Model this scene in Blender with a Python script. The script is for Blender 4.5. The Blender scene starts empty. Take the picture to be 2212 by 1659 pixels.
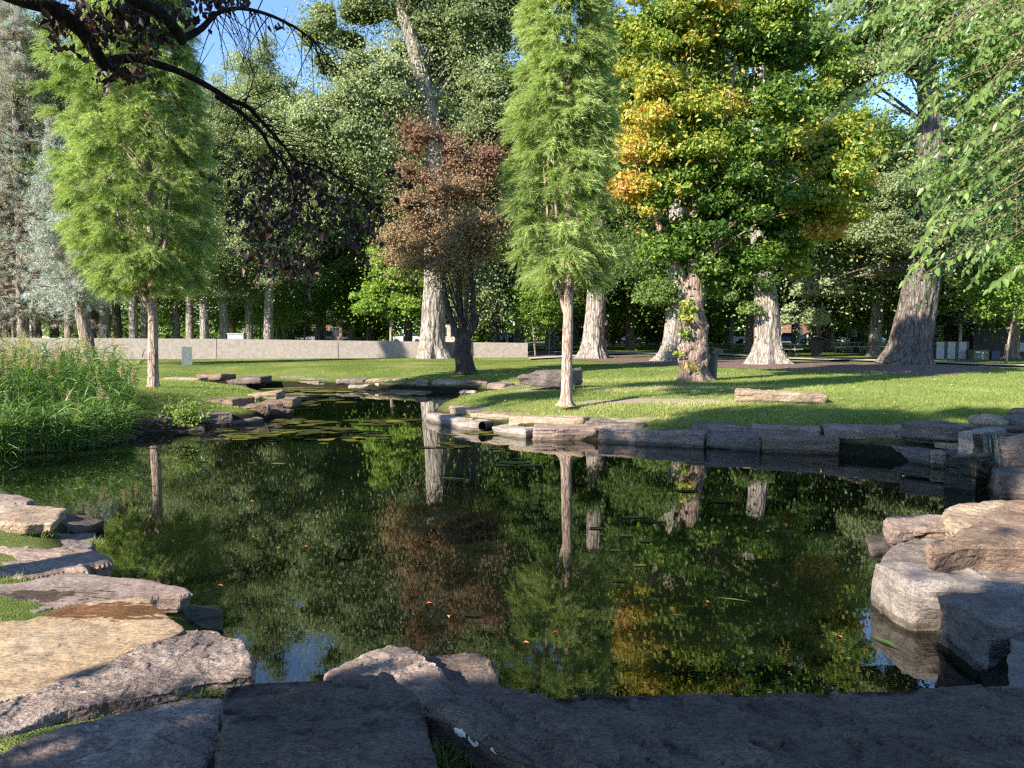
import bpy, bmesh, math, numpy as np
from mathutils import Vector, Matrix

# ------------------------------------------------------------------ camera, sky, sun, exposure
F_PX, CX, CY = 1787.0, 1106.0, 829.5          # measured on a 2212 x 1659 copy of the photograph
EYE = 2.0                                     # eye height above the pond surface (z = 0)
PITCH = math.atan(109.5 / F_PX)
scene = bpy.context.scene
cam_data = bpy.data.cameras.new('camera')
cam_data.sensor_width = 36.0
cam_data.lens = 36.0 * F_PX / 2212.0
cam_data.clip_start, cam_data.clip_end = 0.05, 2000.0
cam = bpy.data.objects.new('camera', cam_data)
scene.collection.objects.link(cam)
cam.location = (0, 0, EYE)
cam.rotation_euler = (math.radians(90) - PITCH, 0, 0)
scene.camera = cam

SUN_AZ, SUN_EL = math.radians(229), math.radians(29)      # clockwise from +Y: behind the viewer, to the left
world = bpy.data.worlds.new('World'); scene.world = world
world.use_nodes = True
wn = world.node_tree
sky = wn.nodes.new('ShaderNodeTexSky'); sky.sky_type = 'NISHITA'; sky.sun_disc = False
sky.sun_elevation, sky.sun_rotation = SUN_EL, SUN_AZ
sky.altitude, sky.air_density, sky.dust_density, sky.ozone_density = 1300, 1.0, 0.1, 4.0
bg = wn.nodes['Background']; bg.inputs['Strength'].default_value = 0.115
wn.links.new(sky.outputs[0], bg.inputs['Color'])
sun_data = bpy.data.lights.new('sun', 'SUN')
sun_data.energy, sun_data.angle, sun_data.color = 5.0, math.radians(0.53), (1.0, 0.90, 0.76)
sun = bpy.data.objects.new('sun', sun_data); scene.collection.objects.link(sun)
SUN_DIR = Vector((-math.sin(SUN_AZ) * math.cos(SUN_EL), -math.cos(SUN_AZ) * math.cos(SUN_EL), -math.sin(SUN_EL)))
sun.rotation_euler = SUN_DIR.to_track_quat('-Z', 'Y').to_euler()
sun.location = (-20, -16, 30)
vs = scene.view_settings
vs.view_transform = 'Standard'; vs.look = 'None'; vs.exposure = 1.55; vs.gamma = 1.0
cy_ = scene.cycles
cy_.max_bounces, cy_.diffuse_bounces, cy_.glossy_bounces = 6, 3, 3
cy_.transmission_bounces, cy_.transparent_max_bounces = 4, 8
cy_.caustics_reflective = cy_.caustics_refractive = False
cy_.sample_clamp_indirect = 4.0
cy_.use_denoising = False
cy_.pixel_filter_type = 'BLACKMAN_HARRIS'; cy_.filter_width = 1.3

# ------------------------------------------------------------------ helpers
rng = np.random.default_rng(11)
COL = scene.collection
FWD = np.array([0, math.cos(PITCH), -math.sin(PITCH)]); UPV = np.array([0, math.sin(PITCH), math.cos(PITCH)])

def ray(u, v):
    return np.array([(u - CX) / F_PX, 0, 0]) + FWD + UPV * ((CY - v) / F_PX)
def gp(u, v, z=0.0):                          # the point of the level z that stands at (u, v)
    d = ray(u, v); return np.array([0, 0, EYE]) + d * ((z - EYE) / d[2])
def at(u, v, dist):                           # the point at the distance dist (along Y) that stands at (u, v)
    d = ray(u, v); return np.array([0, 0, EYE]) + d * (dist / d[1])
def nrm(a):
    return a / np.maximum(np.linalg.norm(a, axis=-1, keepdims=True), 1e-9)

def _hash(ix, iy, iz, seed):
    h = (ix.astype(np.int64) * 374761393 + iy.astype(np.int64) * 668265263 + iz.astype(np.int64) * 2147483647 + seed * 974711) & 0xffffffff
    h = ((h ^ (h >> 13)) * 1274126177) & 0xffffffff
    h = h ^ (h >> 16)
    return (h & 0xffffff) / float(0xffffff) * 2 - 1
def noise3(p, seed=0):
    p = np.asarray(p, float); i = np.floor(p); f = p - i; f = f * f * (3 - 2 * f); i = i.astype(np.int64)
    r = 0
    for dx in (0, 1):
        wx = f[:, 0] if dx else 1 - f[:, 0]
        for dy in (0, 1):
            wy = f[:, 1] if dy else 1 - f[:, 1]
            for dz in (0, 1):
                wz = f[:, 2] if dz else 1 - f[:, 2]
                r = r + wx * wy * wz * _hash(i[:, 0] + dx, i[:, 1] + dy, i[:, 2] + dz, seed)
    return r
def fbm(p, seed=0, octs=4, lac=2.03, gain=0.5):
    s, a, p = 0, 1.0, np.asarray(p, float)
    for k in range(octs):
        s = s + a * noise3(p + 13.7 * k, seed + k); p = p * lac; a *= gain
    return s

class MB:                                     # gathers shapes that become ONE mesh
    def __init__(s): s.v, s.q, s.t, s.n, s.aq, s.at = [], [], [], 0, [], []
    def add(s, V, F, tint=0.0):
        V = np.asarray(V, float).reshape(-1, 3); F = np.asarray(F, np.int64)
        if len(F) == 0: return
        a = np.broadcast_to(np.asarray(tint, float), (len(F),))
        (s.q if F.shape[1] == 4 else s.t).append(F + s.n); (s.aq if F.shape[1] == 4 else s.at).append(a)
        s.v.append(V); s.n += len(V)
    def box(s, c, d, rot=0.0, tint=0.0):
        c = np.asarray(c, float); hx, hy, hz = np.asarray(d, float) / 2
        V = np.array([(x, y, z) for z in (-hz, hz) for y in (-hy, hy) for x in (-hx, hx)])
        cr, sr = math.cos(rot), math.sin(rot)
        V = np.c_[V[:, 0] * cr - V[:, 1] * sr, V[:, 0] * sr + V[:, 1] * cr, V[:, 2]] + c
        s.add(V, [(0, 2, 3, 1), (4, 5, 7, 6), (0, 1, 5, 4), (2, 6, 7, 3), (0, 4, 6, 2), (1, 3, 7, 5)], tint)
    def build(s, name, material, parent=None, loc=None, smooth=False, attr=False):
        me = bpy.data.meshes.new(name)
        V = np.concatenate(s.v) if s.v else np.zeros((0, 3))
        if parent is not None: V = V - np.array(parent.location)
        elif loc is not None: V = V - np.asarray(loc)
        Q = np.concatenate(s.q) if s.q else np.zeros((0, 4), np.int64)
        T = np.concatenate(s.t) if s.t else np.zeros((0, 3), np.int64)
        me.vertices.add(len(V)); me.vertices.foreach_set('co', V.astype(np.float32).ravel())
        nl = Q.size + T.size
        me.loops.add(nl); me.loops.foreach_set('vertex_index', np.r_[Q.ravel(), T.ravel()].astype(np.int32))
        me.polygons.add(len(Q) + len(T))
        st = np.r_[np.arange(len(Q)) * 4, Q.size + np.arange(len(T)) * 3].astype(np.int32)
        me.polygons.foreach_set('loop_start', st)
        me.polygons.foreach_set('use_smooth', np.full(len(Q) + len(T), bool(smooth)))
        if attr:
            a = me.attributes.new('tint', 'FLOAT', 'FACE')
            a.data.foreach_set('value', np.concatenate(s.aq + s.at).astype(np.float32))
        me.update(calc_edges=True); me.validate()
        for m in (material if isinstance(material, (list, tuple)) else [material]): me.materials.append(m)
        o = bpy.data.objects.new(name, me); COL.objects.link(o)
        if parent is not None: o.parent = parent
        elif loc is not None: o.location = loc
        return o

def tag(o, label=None, cat=None, group=None, kind=None):
    for k, val in (('label', label), ('category', cat), ('group', group), ('kind', kind)):
        if val: o[k] = val
    return o
def empty(name, loc, label=None, cat=None, group=None):
    o = bpy.data.objects.new(name, None); COL.objects.link(o)
    o.location = tuple(float(c) for c in loc); o.empty_display_size = 0.3
    return tag(o, label, cat, group)
def copy_thing(o, loc, rotz=0.0, scale=1.0, label=None):
    c = o.copy(); COL.objects.link(c); c.location = tuple(float(x) for x in loc); c.rotation_euler = (0, 0, rotz)
    c.scale = (scale,) * 3 if np.isscalar(scale) else scale
    if label: c['label'] = label
    for ch in list(o.children):
        d = ch.copy(); COL.objects.link(d); d.parent = c
        for g in list(ch.children):
            e = g.copy(); COL.objects.link(e); e.parent = d
    return c

def spline(P, n):
    P = np.asarray(P, float); k = len(P)
    if k == 2: t = np.linspace(0, 1, n)[:, None]; return P[0] * (1 - t) + P[1] * t
    Q = np.vstack([2 * P[0] - P[1], P, 2 * P[-1] - P[-2]])
    s = np.linspace(0, k - 1 - 1e-6, n); i = s.astype(int); t = (s - i)[:, None]
    a, b, c, d = Q[i], Q[i + 1], Q[i + 2], Q[i + 3]
    return 0.5 * (2 * b + (c - a) * t + (2 * a - 5 * b + 4 * c - d) * t * t + (3 * b - a - 3 * c + d) * t ** 3)

def tube(mb, P, R, sides=8, ridge=0.0, nr=None, seed=0, tint=0.0, flare=0.0, lump=0.0, cap=True):
    P = np.asarray(P, float); R = np.asarray(R, float)
    if nr:
        s = np.linspace(0, len(P) - 1, nr); R = np.interp(s, np.arange(len(P)), R); P = spline(P, nr)
    n = len(P)
    T = nrm(np.gradient(P, axis=0))
    ref = np.array([1.0, 0.13, 0]) if abs(T[:, 2]).mean() > .6 else np.array([0.1, 0, 1.0])
    A = nrm(np.cross(T, ref)); B = np.cross(T, A)
    th = np.linspace(0, 2 * math.pi, sides, endpoint=False)
    rr = np.repeat(R[:, None], sides, 1)
    if flare:
        L = np.linalg.norm(P - P[0], axis=1)
        fl = np.exp(-L / (R[0] * .75))[:, None]
        rr = rr * (1 + flare * fl * (1 + .6 * np.sin(th * 5 + seed)[None] + .45 * np.sin(th * 3 + 2 * seed)[None] + .3 * np.sin(th * 9 + seed)[None]))
    if ridge or lump:
        L = np.r_[0, np.cumsum(np.linalg.norm(np.diff(P, axis=0), axis=1))]
        g = np.stack([np.cos(th)[None] * R[0] + L[:, None] * 0, np.sin(th)[None] * R[0] + L[:, None] * 0, L[:, None] + 0 * th[None]], -1).reshape(-1, 3)
        if ridge:
            fr = 4.6 / max(R[0], .12) ** .55; q = g * np.array([fr, fr, .75])
            rr = rr * (1 + ridge * (1 - 2 * np.abs(fbm(q, seed, 2))).reshape(n, sides))
        if lump: rr = rr * (1 + lump * fbm(g * 2.2, seed + 9, 3).reshape(n, sides))
    V = (P[:, None] + rr[..., None] * (np.cos(th)[None, :, None] * A[:, None] + np.sin(th)[None, :, None] * B[:, None])).reshape(-1, 3)
    i = np.arange(n - 1)[:, None] * sides; j = np.arange(sides)[None]; j2 = (j + 1) % sides
    Fq = np.stack([i + j, i + j2, i + sides + j2, i + sides + j], -1).reshape(-1, 4)
    mb.add(V, Fq, tint)
    if cap:
        for base, ctr, flip in ((0, P[0], 0), ((n - 1) * sides, P[-1], 1)):
            ring = np.arange(sides); W = np.vstack([V[base:base + sides], ctr])
            mb.add(W, np.stack([(ring + 1) % sides, ring, np.full(sides, sides)], -1)[:, ::-1 if flip else 1], tint)

def tubes_fast(mb, A, B, C, ra, rb, tint=0.0, n=5, sides=4):   # many curved twigs at once: quadratic curves A -> C by way of B
    A, B, C = (np.asarray(x, float) for x in (A, B, C)); K = len(A)
    if K == 0: return
    t = np.linspace(0, 1, n)[None, :, None]
    P = A[:, None] * (1 - t) ** 2 + 2 * B[:, None] * t * (1 - t) + C[:, None] * t * t
    T = nrm(np.gradient(P, axis=1)); U = nrm(np.cross(T, np.array([.23, .41, .88]))); W = np.cross(T, U)
    r = (np.asarray(ra, float).reshape(-1, 1) * (1 - t[..., 0]) + np.asarray(rb, float).reshape(-1, 1) * t[..., 0]) * np.ones((K, 1))
    th = np.linspace(0, 2 * math.pi, sides, endpoint=False)
    V = P[:, :, None] + r[:, :, None, None] * (np.cos(th)[None, None, :, None] * U[:, :, None] + np.sin(th)[None, None, :, None] * W[:, :, None])
    k = np.arange(K)[:, None, None] * n * sides; i = np.arange(n - 1)[None, :, None] * sides; j = np.arange(sides)[None, None]; j2 = (j + 1) % sides
    Fq = np.stack([k + i + j, k + i + j2, k + i + sides + j2, k + i + sides + j], -1).reshape(-1, 4)
    mb.add(V.reshape(-1, 3), Fq, tint)

def leaf_quads(mb, pos, nor, size, tint, width=.62, fold=.16, tang=None, r=rng):
    N = len(pos); nor = nrm(nor)
    t = nrm(np.cross(nor, r.normal(size=(N, 3)))) if tang is None else nrm(tang)
    if tang is not None: nor = nrm(nor - t * (nor * t).sum(1, keepdims=True))
    b = np.cross(nor, t); s = np.broadcast_to(np.asarray(size, float), (N,))[:, None]
    V = np.stack([pos - t * s * .5, pos + b * s * width * .5 + nor * s * fold - t * s * .06, pos + t * s * .5, pos - b * s * width * .5 + nor * s * fold - t * s * .06], 1)
    F = np.arange(4 * N).reshape(N, 4)
    mb.add(V.reshape(-1, 3), F, tint)

def strips(mb, base, d, length, width, tint, droop=0.0, seg=1, r=rng):     # narrow tapering blades
    N = len(base); d = nrm(d)
    side = nrm(np.cross(d, r.normal(size=(N, 3)))); L = np.broadcast_to(np.asarray(length, float), (N,))[:, None]; w = np.broadcast_to(np.asarray(width, float), (N,))[:, None] / 2
    if seg == 1:
        V = np.stack([base - side * w, base + side * w, base + d * L + np.array([0, 0, -1.]) * droop * L], 1)
        mb.add(V.reshape(-1, 3), np.arange(3 * N).reshape(N, 3), tint); return
    pts = []
    for k in range(seg + 1):
        u = k / seg; c = base + d * L * u + np.array([0, 0, -1.]) * droop * L * u * u
        ww = w * (1 - u) ** .7 if k < seg else w * .08
        pts += [c - side * ww, c + side * ww]
    V = np.stack(pts, 1).reshape(-1, 3); m = 2 * (seg + 1)
    k = np.arange(N)[:, None] * m + np.arange(seg)[None] * 2
    F = np.stack([k, k + 1, k + 3, k + 2], -1).reshape(-1, 4)
    mb.add(V, F, np.repeat(np.broadcast_to(np.asarray(tint, float), (N,)), seg))

# ------------------------------------------------------------------ materials
def new_mat(name):
    m = bpy.data.materials.new(name); m.use_nodes = True
    nt = m.node_tree; return m, nt, nt.nodes['Principled BSDF'], nt.nodes['Material Output']
def N(nt, kind, **kw):
    n = nt.nodes.new(kind)
    for k, val in kw.items():
        if k in n.inputs.keys(): n.inputs[k].default_value = val
        else: setattr(n, k, val)
    return n
def ramp(nt, stops, src=None):
    r = nt.nodes.new('ShaderNodeValToRGB'); e = r.color_ramp.elements
    while len(e) < len(stops): e.new(.5)
    for x, (p, c) in zip(e, stops): x.position = p; x.color = (*c, 1)
    if src is not None: nt.links.new(src, r.inputs[0])
    return r
def mix_rgb(nt, mode, fac, a, b):
    n = nt.nodes.new('ShaderNodeMix'); n.data_type = 'RGBA'; n.blend_type = mode
    for sock, val in ((n.inputs[0], fac), (n.inputs[6], a), (n.inputs[7], b)):
        if hasattr(val, 'is_linked'): nt.links.new(val, sock)
        else: sock.default_value = val if np.isscalar(val) else (*val, 1)
    return n.outputs[2]
def plain(name, col, rough=.6, metal=0.0, spec=.5):
    m, nt, b, out = new_mat(name)
    tc = N(nt, 'ShaderNodeTexCoord'); no = N(nt, 'ShaderNodeTexNoise', Scale=7.0, Detail=4.0); nt.links.new(tc.outputs['Object'], no.inputs['Vector'])
    r = ramp(nt, [(.3, tuple(c * .8 for c in col)), (.7, tuple(min(1, c * 1.15) for c in col))], no.outputs[0])
    nt.links.new(r.outputs[0], b.inputs['Base Color'])
    b.inputs['Roughness'].default_value = rough; b.inputs['Metallic'].default_value = metal; b.inputs['Specular IOR Level'].default_value = spec
    return m
def leaf_mat(name, stops, trans=.3, rough=.5, spec=.4, gain=1.5):
    m, nt, b, out = new_mat(name)
    a = N(nt, 'ShaderNodeAttribute', attribute_name='tint')
    r = ramp(nt, stops, a.outputs['Fac'])
    b.inputs['Roughness'].default_value = rough; b.inputs['Specular IOR Level'].default_value = spec
    nt.links.new(r.outputs[0], b.inputs['Base Color'])
    t = N(nt, 'ShaderNodeBsdfTranslucent'); nt.links.new(mix_rgb(nt, 'MULTIPLY', 1.0, r.outputs[0], (gain, gain * 1.05, gain * .55)), t.inputs[0])
    mx = N(nt, 'ShaderNodeMixShader'); mx.inputs[0].default_value = trans
    nt.links.new(b.outputs[0], mx.inputs[1]); nt.links.new(t.outputs[0], mx.inputs[2]); nt.links.new(mx.outputs[0], out.inputs[0])
    return m
def bark_mat(name, c_dark, c_mid, c_light, sc=1.0, bump=.6, patch=None):
    m, nt, b, out = new_mat(name)
    tc = N(nt, 'ShaderNodeTexCoord'); mp = N(nt, 'ShaderNodeMapping'); mp.inputs['Scale'].default_value = (9 * sc, 9 * sc, 1.4 * sc)
    nt.links.new(tc.outputs['Object'], mp.inputs[0])
    n1 = N(nt, 'ShaderNodeTexNoise', Scale=1.0, Detail=5.0, Roughness=.6, Distortion=.4); nt.links.new(mp.outputs[0], n1.inputs['Vector'])
    vo = N(nt, 'ShaderNodeTexVoronoi', feature='DISTANCE_TO_EDGE', Scale=1.1); nt.links.new(mp.outputs[0], vo.inputs['Vector'])
    n2 = N(nt, 'ShaderNodeTexNoise', Scale=1.3, Detail=3.0); nt.links.new(tc.outputs['Object'], n2.inputs['Vector'])
    r = ramp(nt, [(.28, c_dark), (.5, c_mid), (.72, c_light)], n1.outputs[0])
    crack = ramp(nt, [(0.0, (.28, .25, .23)), (.16, (1, 1, 1))], vo.outputs[0])
    col = mix_rgb(nt, 'MULTIPLY', .8, r.outputs[0], crack.outputs[0])
    if patch:
        pr = ramp(nt, [(.45, (0, 0, 0)), (.6, (1, 1, 1))], n2.outputs[0]); col = mix_rgb(nt, 'MIX', pr.outputs[0], col, patch)
    nt.links.new(col, b.inputs['Base Color']); b.inputs['Roughness'].default_value = .9; b.inputs['Specular IOR Level'].default_value = .15
    ad = N(nt, 'ShaderNodeMath', operation='MULTIPLY_ADD'); nt.links.new(crack.outputs[0], ad.inputs[0]); ad.inputs[1].default_value = .6; nt.links.new(n1.outputs[0], ad.inputs[2])
    bp = N(nt, 'ShaderNodeBump', Strength=bump, Distance=.05); nt.links.new(ad.outputs[0], bp.inputs['Height']); nt.links.new(bp.outputs[0], b.inputs['Normal'])
    return m
def stone_mat(name, cols, fine=1.0, bump=.5, stain=None, lichen=None, rough=.85, crack_shade=.6):
    m, nt, b, out = new_mat(name)
    tc = N(nt, 'ShaderNodeTexCoord'); oi = N(nt, 'ShaderNodeObjectInfo')
    off = N(nt, 'ShaderNodeVectorMath', operation='ADD'); sc = N(nt, 'ShaderNodeVectorMath', operation='SCALE'); sc.inputs['Scale'].default_value = 37.0
    cmb = N(nt, 'ShaderNodeCombineXYZ')
    for i in range(3): nt.links.new(oi.outputs['Random'], cmb.inputs[i])
    nt.links.new(cmb.outputs[0], sc.inputs[0]); nt.links.new(tc.outputs['Object'], off.inputs[0]); nt.links.new(sc.outputs[0], off.inputs[1])
    big = N(nt, 'ShaderNodeTexNoise', Scale=1.6, Detail=5.0, Roughness=.6, Distortion=.6); nt.links.new(off.outputs[0], big.inputs['Vector'])
    mp = N(nt, 'ShaderNodeMapping'); mp.inputs['Scale'].default_value = (5, 5, 26); nt.links.new(off.outputs[0], mp.inputs[0])
    lay = N(nt, 'ShaderNodeTexNoise', Scale=1.0, Detail=4.0, Roughness=.65); nt.links.new(mp.outputs[0], lay.inputs['Vector'])
    sp = N(nt, 'ShaderNodeTexNoise', Scale=60.0 * fine, Detail=3.0, Roughness=.7); nt.links.new(off.outputs[0], sp.inputs['Vector'])
    r = ramp(nt, [(.3, cols[0]), (.5, cols[1]), (.7, cols[2])], big.outputs[0])
    lr = ramp(nt, [(.3, (.62, .6, .6)), (.62, (1.1, 1.1, 1.1))], lay.outputs[0])
    sr = ramp(nt, [(.32, (.6, .58, .56)), (.5, (1, 1, 1)), (.72, (1.18, 1.18, 1.18))], sp.outputs[0])
    c = mix_rgb(nt, 'MULTIPLY', .75, r.outputs[0], lr.outputs[0]); c = mix_rgb(nt, 'MULTIPLY', .8, c, sr.outputs[0])
    if stain:                                 # (colour, noise scale, threshold, centre, radii) in world metres
        scol, ssc, th, ctr, rad = stain
        geo = N(nt, 'ShaderNodeNewGeometry')
        sb = N(nt, 'ShaderNodeVectorMath', operation='SUBTRACT'); sb.inputs[1].default_value = ctr; nt.links.new(geo.outputs['Position'], sb.inputs[0])
        dv = N(nt, 'ShaderNodeVectorMath', operation='DIVIDE'); dv.inputs[1].default_value = rad; nt.links.new(sb.outputs[0], dv.inputs[0])
        ln = N(nt, 'ShaderNodeVectorMath', operation='LENGTH'); nt.links.new(dv.outputs[0], ln.inputs[0])
        sn = N(nt, 'ShaderNodeTexNoise', Scale=ssc, Detail=5.0, Roughness=.6, Distortion=.8)
        smp = N(nt, 'ShaderNodeMapping'); smp.inputs['Scale'].default_value = (1, 2.6, 1); nt.links.new(geo.outputs['Position'], smp.inputs[0]); nt.links.new(smp.outputs[0], sn.inputs['Vector'])
        ma = N(nt, 'ShaderNodeMath', operation='MULTIPLY_ADD'); nt.links.new(sn.outputs[0], ma.inputs[0]); ma.inputs[1].default_value = 2.2; nt.links.new(ln.outputs['Value'], ma.inputs[2])
        st = ramp(nt, [(0, (1, 1, 1)), (.5, (1, 1, 1)), (.53, (0, 0, 0))], None)
        mm = N(nt, 'ShaderNodeMath', operation='MULTIPLY'); nt.links.new(ma.outputs[0], mm.inputs[0]); mm.inputs[1].default_value = .5 / th; nt.links.new(mm.outputs[0], st.inputs[0])
        c = mix_rgb(nt, 'MIX', st.outputs[0], c, mix_rgb(nt, 'MULTIPLY', 1.0, c, scol))
        rr = mix_rgb(nt, 'MIX', st.outputs[0], (rough,) * 3, (.35,) * 3); nt.links.new(rr, b.inputs['Roughness'])
    else: b.inputs['Roughness'].default_value = rough
    if lichen:
        ln2 = N(nt, 'ShaderNodeTexNoise', Scale=lichen[1], Detail=4.0, Roughness=.7); nt.links.new(off.outputs[0], ln2.inputs['Vector'])
        lm = ramp(nt, [(lichen[2], (0, 0, 0)), (lichen[2] + .03, (1, 1, 1))], ln2.outputs[0]); c = mix_rgb(nt, 'MIX', lm.outputs[0], c, lichen[0])
    gz = N(nt, 'ShaderNodeNewGeometry'); sz = N(nt, 'ShaderNodeSeparateXYZ'); nt.links.new(gz.outputs['Position'], sz.inputs[0])
    wz = N(nt, 'ShaderNodeMath', operation='MULTIPLY_ADD'); nt.links.new(big.outputs[0], wz.inputs[0]); wz.inputs[1].default_value = -.09; nt.links.new(sz.outputs['Z'], wz.inputs[2])
    wl = ramp(nt, [(0, (.30, .29, .22)), (.022, (1, 1, 1))], wz.outputs[0]); c = mix_rgb(nt, 'MULTIPLY', .7, c, wl.outputs[0])    # the wet, mossy band at the waterline
    # shade of the thin broken ledges, painted in as dark lines
    cn = N(nt, 'ShaderNodeTexNoise', Scale=3.2, Detail=5.0, Roughness=.62, Distortion=.5); cmp_ = N(nt, 'ShaderNodeMapping'); cmp_.inputs['Scale'].default_value = (1, 2.3, 3); nt.links.new(off.outputs[0], cmp_.inputs[0]); nt.links.new(cmp_.outputs[0], cn.inputs['Vector'])
    w1 = N(nt, 'ShaderNodeMath', operation='PINGPONG'); w1.inputs[1].default_value = .045; nt.links.new(cn.outputs[0], w1.inputs[0])
    cr = ramp(nt, [(0.0, (.35, .33, .32)), (.010, (.5, .48, .47)), (.024, (1, 1, 1))], w1.outputs[0]); c = mix_rgb(nt, 'MULTIPLY', crack_shade, c, cr.outputs[0])
    nt.links.new(c, b.inputs['Base Color']); b.inputs['Specular IOR Level'].default_value = .25
    a1 = N(nt, 'ShaderNodeMath', operation='MULTIPLY_ADD'); nt.links.new(lay.outputs[0], a1.inputs[0]); a1.inputs[1].default_value = 1.2; nt.links.new(big.outputs[0], a1.inputs[2])
    a2 = N(nt, 'ShaderNodeMath', operation='MULTIPLY_ADD'); nt.links.new(sp.outputs[0], a2.inputs[0]); a2.inputs[1].default_value = .35; nt.links.new(a1.outputs[0], a2.inputs[2])
    st_ = N(nt, 'ShaderNodeMath', operation='SNAP'); st_.inputs[1].default_value = .09; nt.links.new(cn.outputs[0], st_.inputs[0]); a3 = N(nt, 'ShaderNodeMath', operation='MULTIPLY_ADD'); nt.links.new(st_.outputs[0], a3.inputs[0]); a3.inputs[1].default_value = 2.2; nt.links.new(a2.outputs[0], a3.inputs[2]); a2 = a3
    bp = N(nt, 'ShaderNodeBump', Strength=bump, Distance=.03); nt.links.new(a2.outputs[0], bp.inputs['Height']); nt.links.new(bp.outputs[0], b.inputs['Normal'])
    return m
# ------------------------------------------------------------------ the ground, the pond, mulch and path
POND_PX = [(-700, 1045), (-700, 990), (-100, 975), (0, 966), (150, 952), (300, 938), (430, 925), (560, 912), (632, 890), (612, 870), (560, 853), (470, 842),
           (430, 837), (480, 832), (560, 834), (650, 836), (750, 840), (850, 844), (950, 848), (1030, 852), (1090, 857), (1060, 862), (1000, 869), (950, 882),
           (926, 897), (926, 907), (985, 925), (1040, 930), (1132, 944), (1290, 953), (1400, 961), (1520, 968), (1640, 976), (1800, 982), (1990, 1000),
           (2070, 1010), (2110, 1050), (2170, 1072), (2290, 1085), (2230, 1100), (2000, 1130), (1925, 1190), (1895, 1285), (1975, 1335), (2060, 1365), (2110, 1450),
           (2140, 1560), (1900, 1620), (1500, 1640), (1150, 1620), (1000, 1560), (760, 1520), (560, 1520), (500, 1400), (410, 1330), (300, 1290), (215, 1240),
           (190, 1170), (130, 1130), (40, 1080), (-150, 1052)]
POND = np.array([gp(u, v)[:2] for u, v in POND_PX])
def pond_dist(x, y):                          # signed distance to the waterline, negative over the water
    p = np.stack([x, y], -1).reshape(-1, 2); best = np.full(len(p), 1e9); inside = np.zeros(len(p), bool)
    for a, b in zip(POND, np.roll(POND, -1, 0)):
        ab = b - a; t = np.clip(((p - a) @ ab) / (ab @ ab), 0, 1)
        best = np.minimum(best, np.linalg.norm(p - a - t[:, None] * ab, axis=1))
        c = (a[1] > p[:, 1]) != (b[1] > p[:, 1])
        inside ^= c & (p[:, 0] < (b[0] - a[0]) * (p[:, 1] - a[1]) / (b[1] - a[1] + 1e-12) + a[0])
    return np.where(inside, -best, best).reshape(np.shape(x))
LAWN = 0.6
def ground_z(x, y):
    x = np.asarray(x, float); y = np.asarray(y, float); d = pond_dist(x, y)
    up = 0.20 + 0.40 * (1 - np.exp(-np.maximum(d - .2, 0) / 1.6))
    up = np.where(y < 7.5, np.minimum(up, .40), up)
    up = np.where((y < 9.5) & (x > 1.5), np.minimum(up, .10), up)
    bank = np.where(d < .2, -.25 + np.clip((d + .2) / .4, 0, 1) * .45, up)
    bed = -.25 - .8 * (1 - np.exp(np.minimum(d + .2, 0) / .9))
    z = np.where(d < -.2, bed, bank)
    n = fbm(np.stack([x.ravel() * .7, y.ravel() * .7, 0 * x.ravel()], -1), 5, 3).reshape(x.shape) * .03
    return z + n * np.exp(-np.maximum(d, 0) / 6) * (d > 0) * (d < 12)

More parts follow.
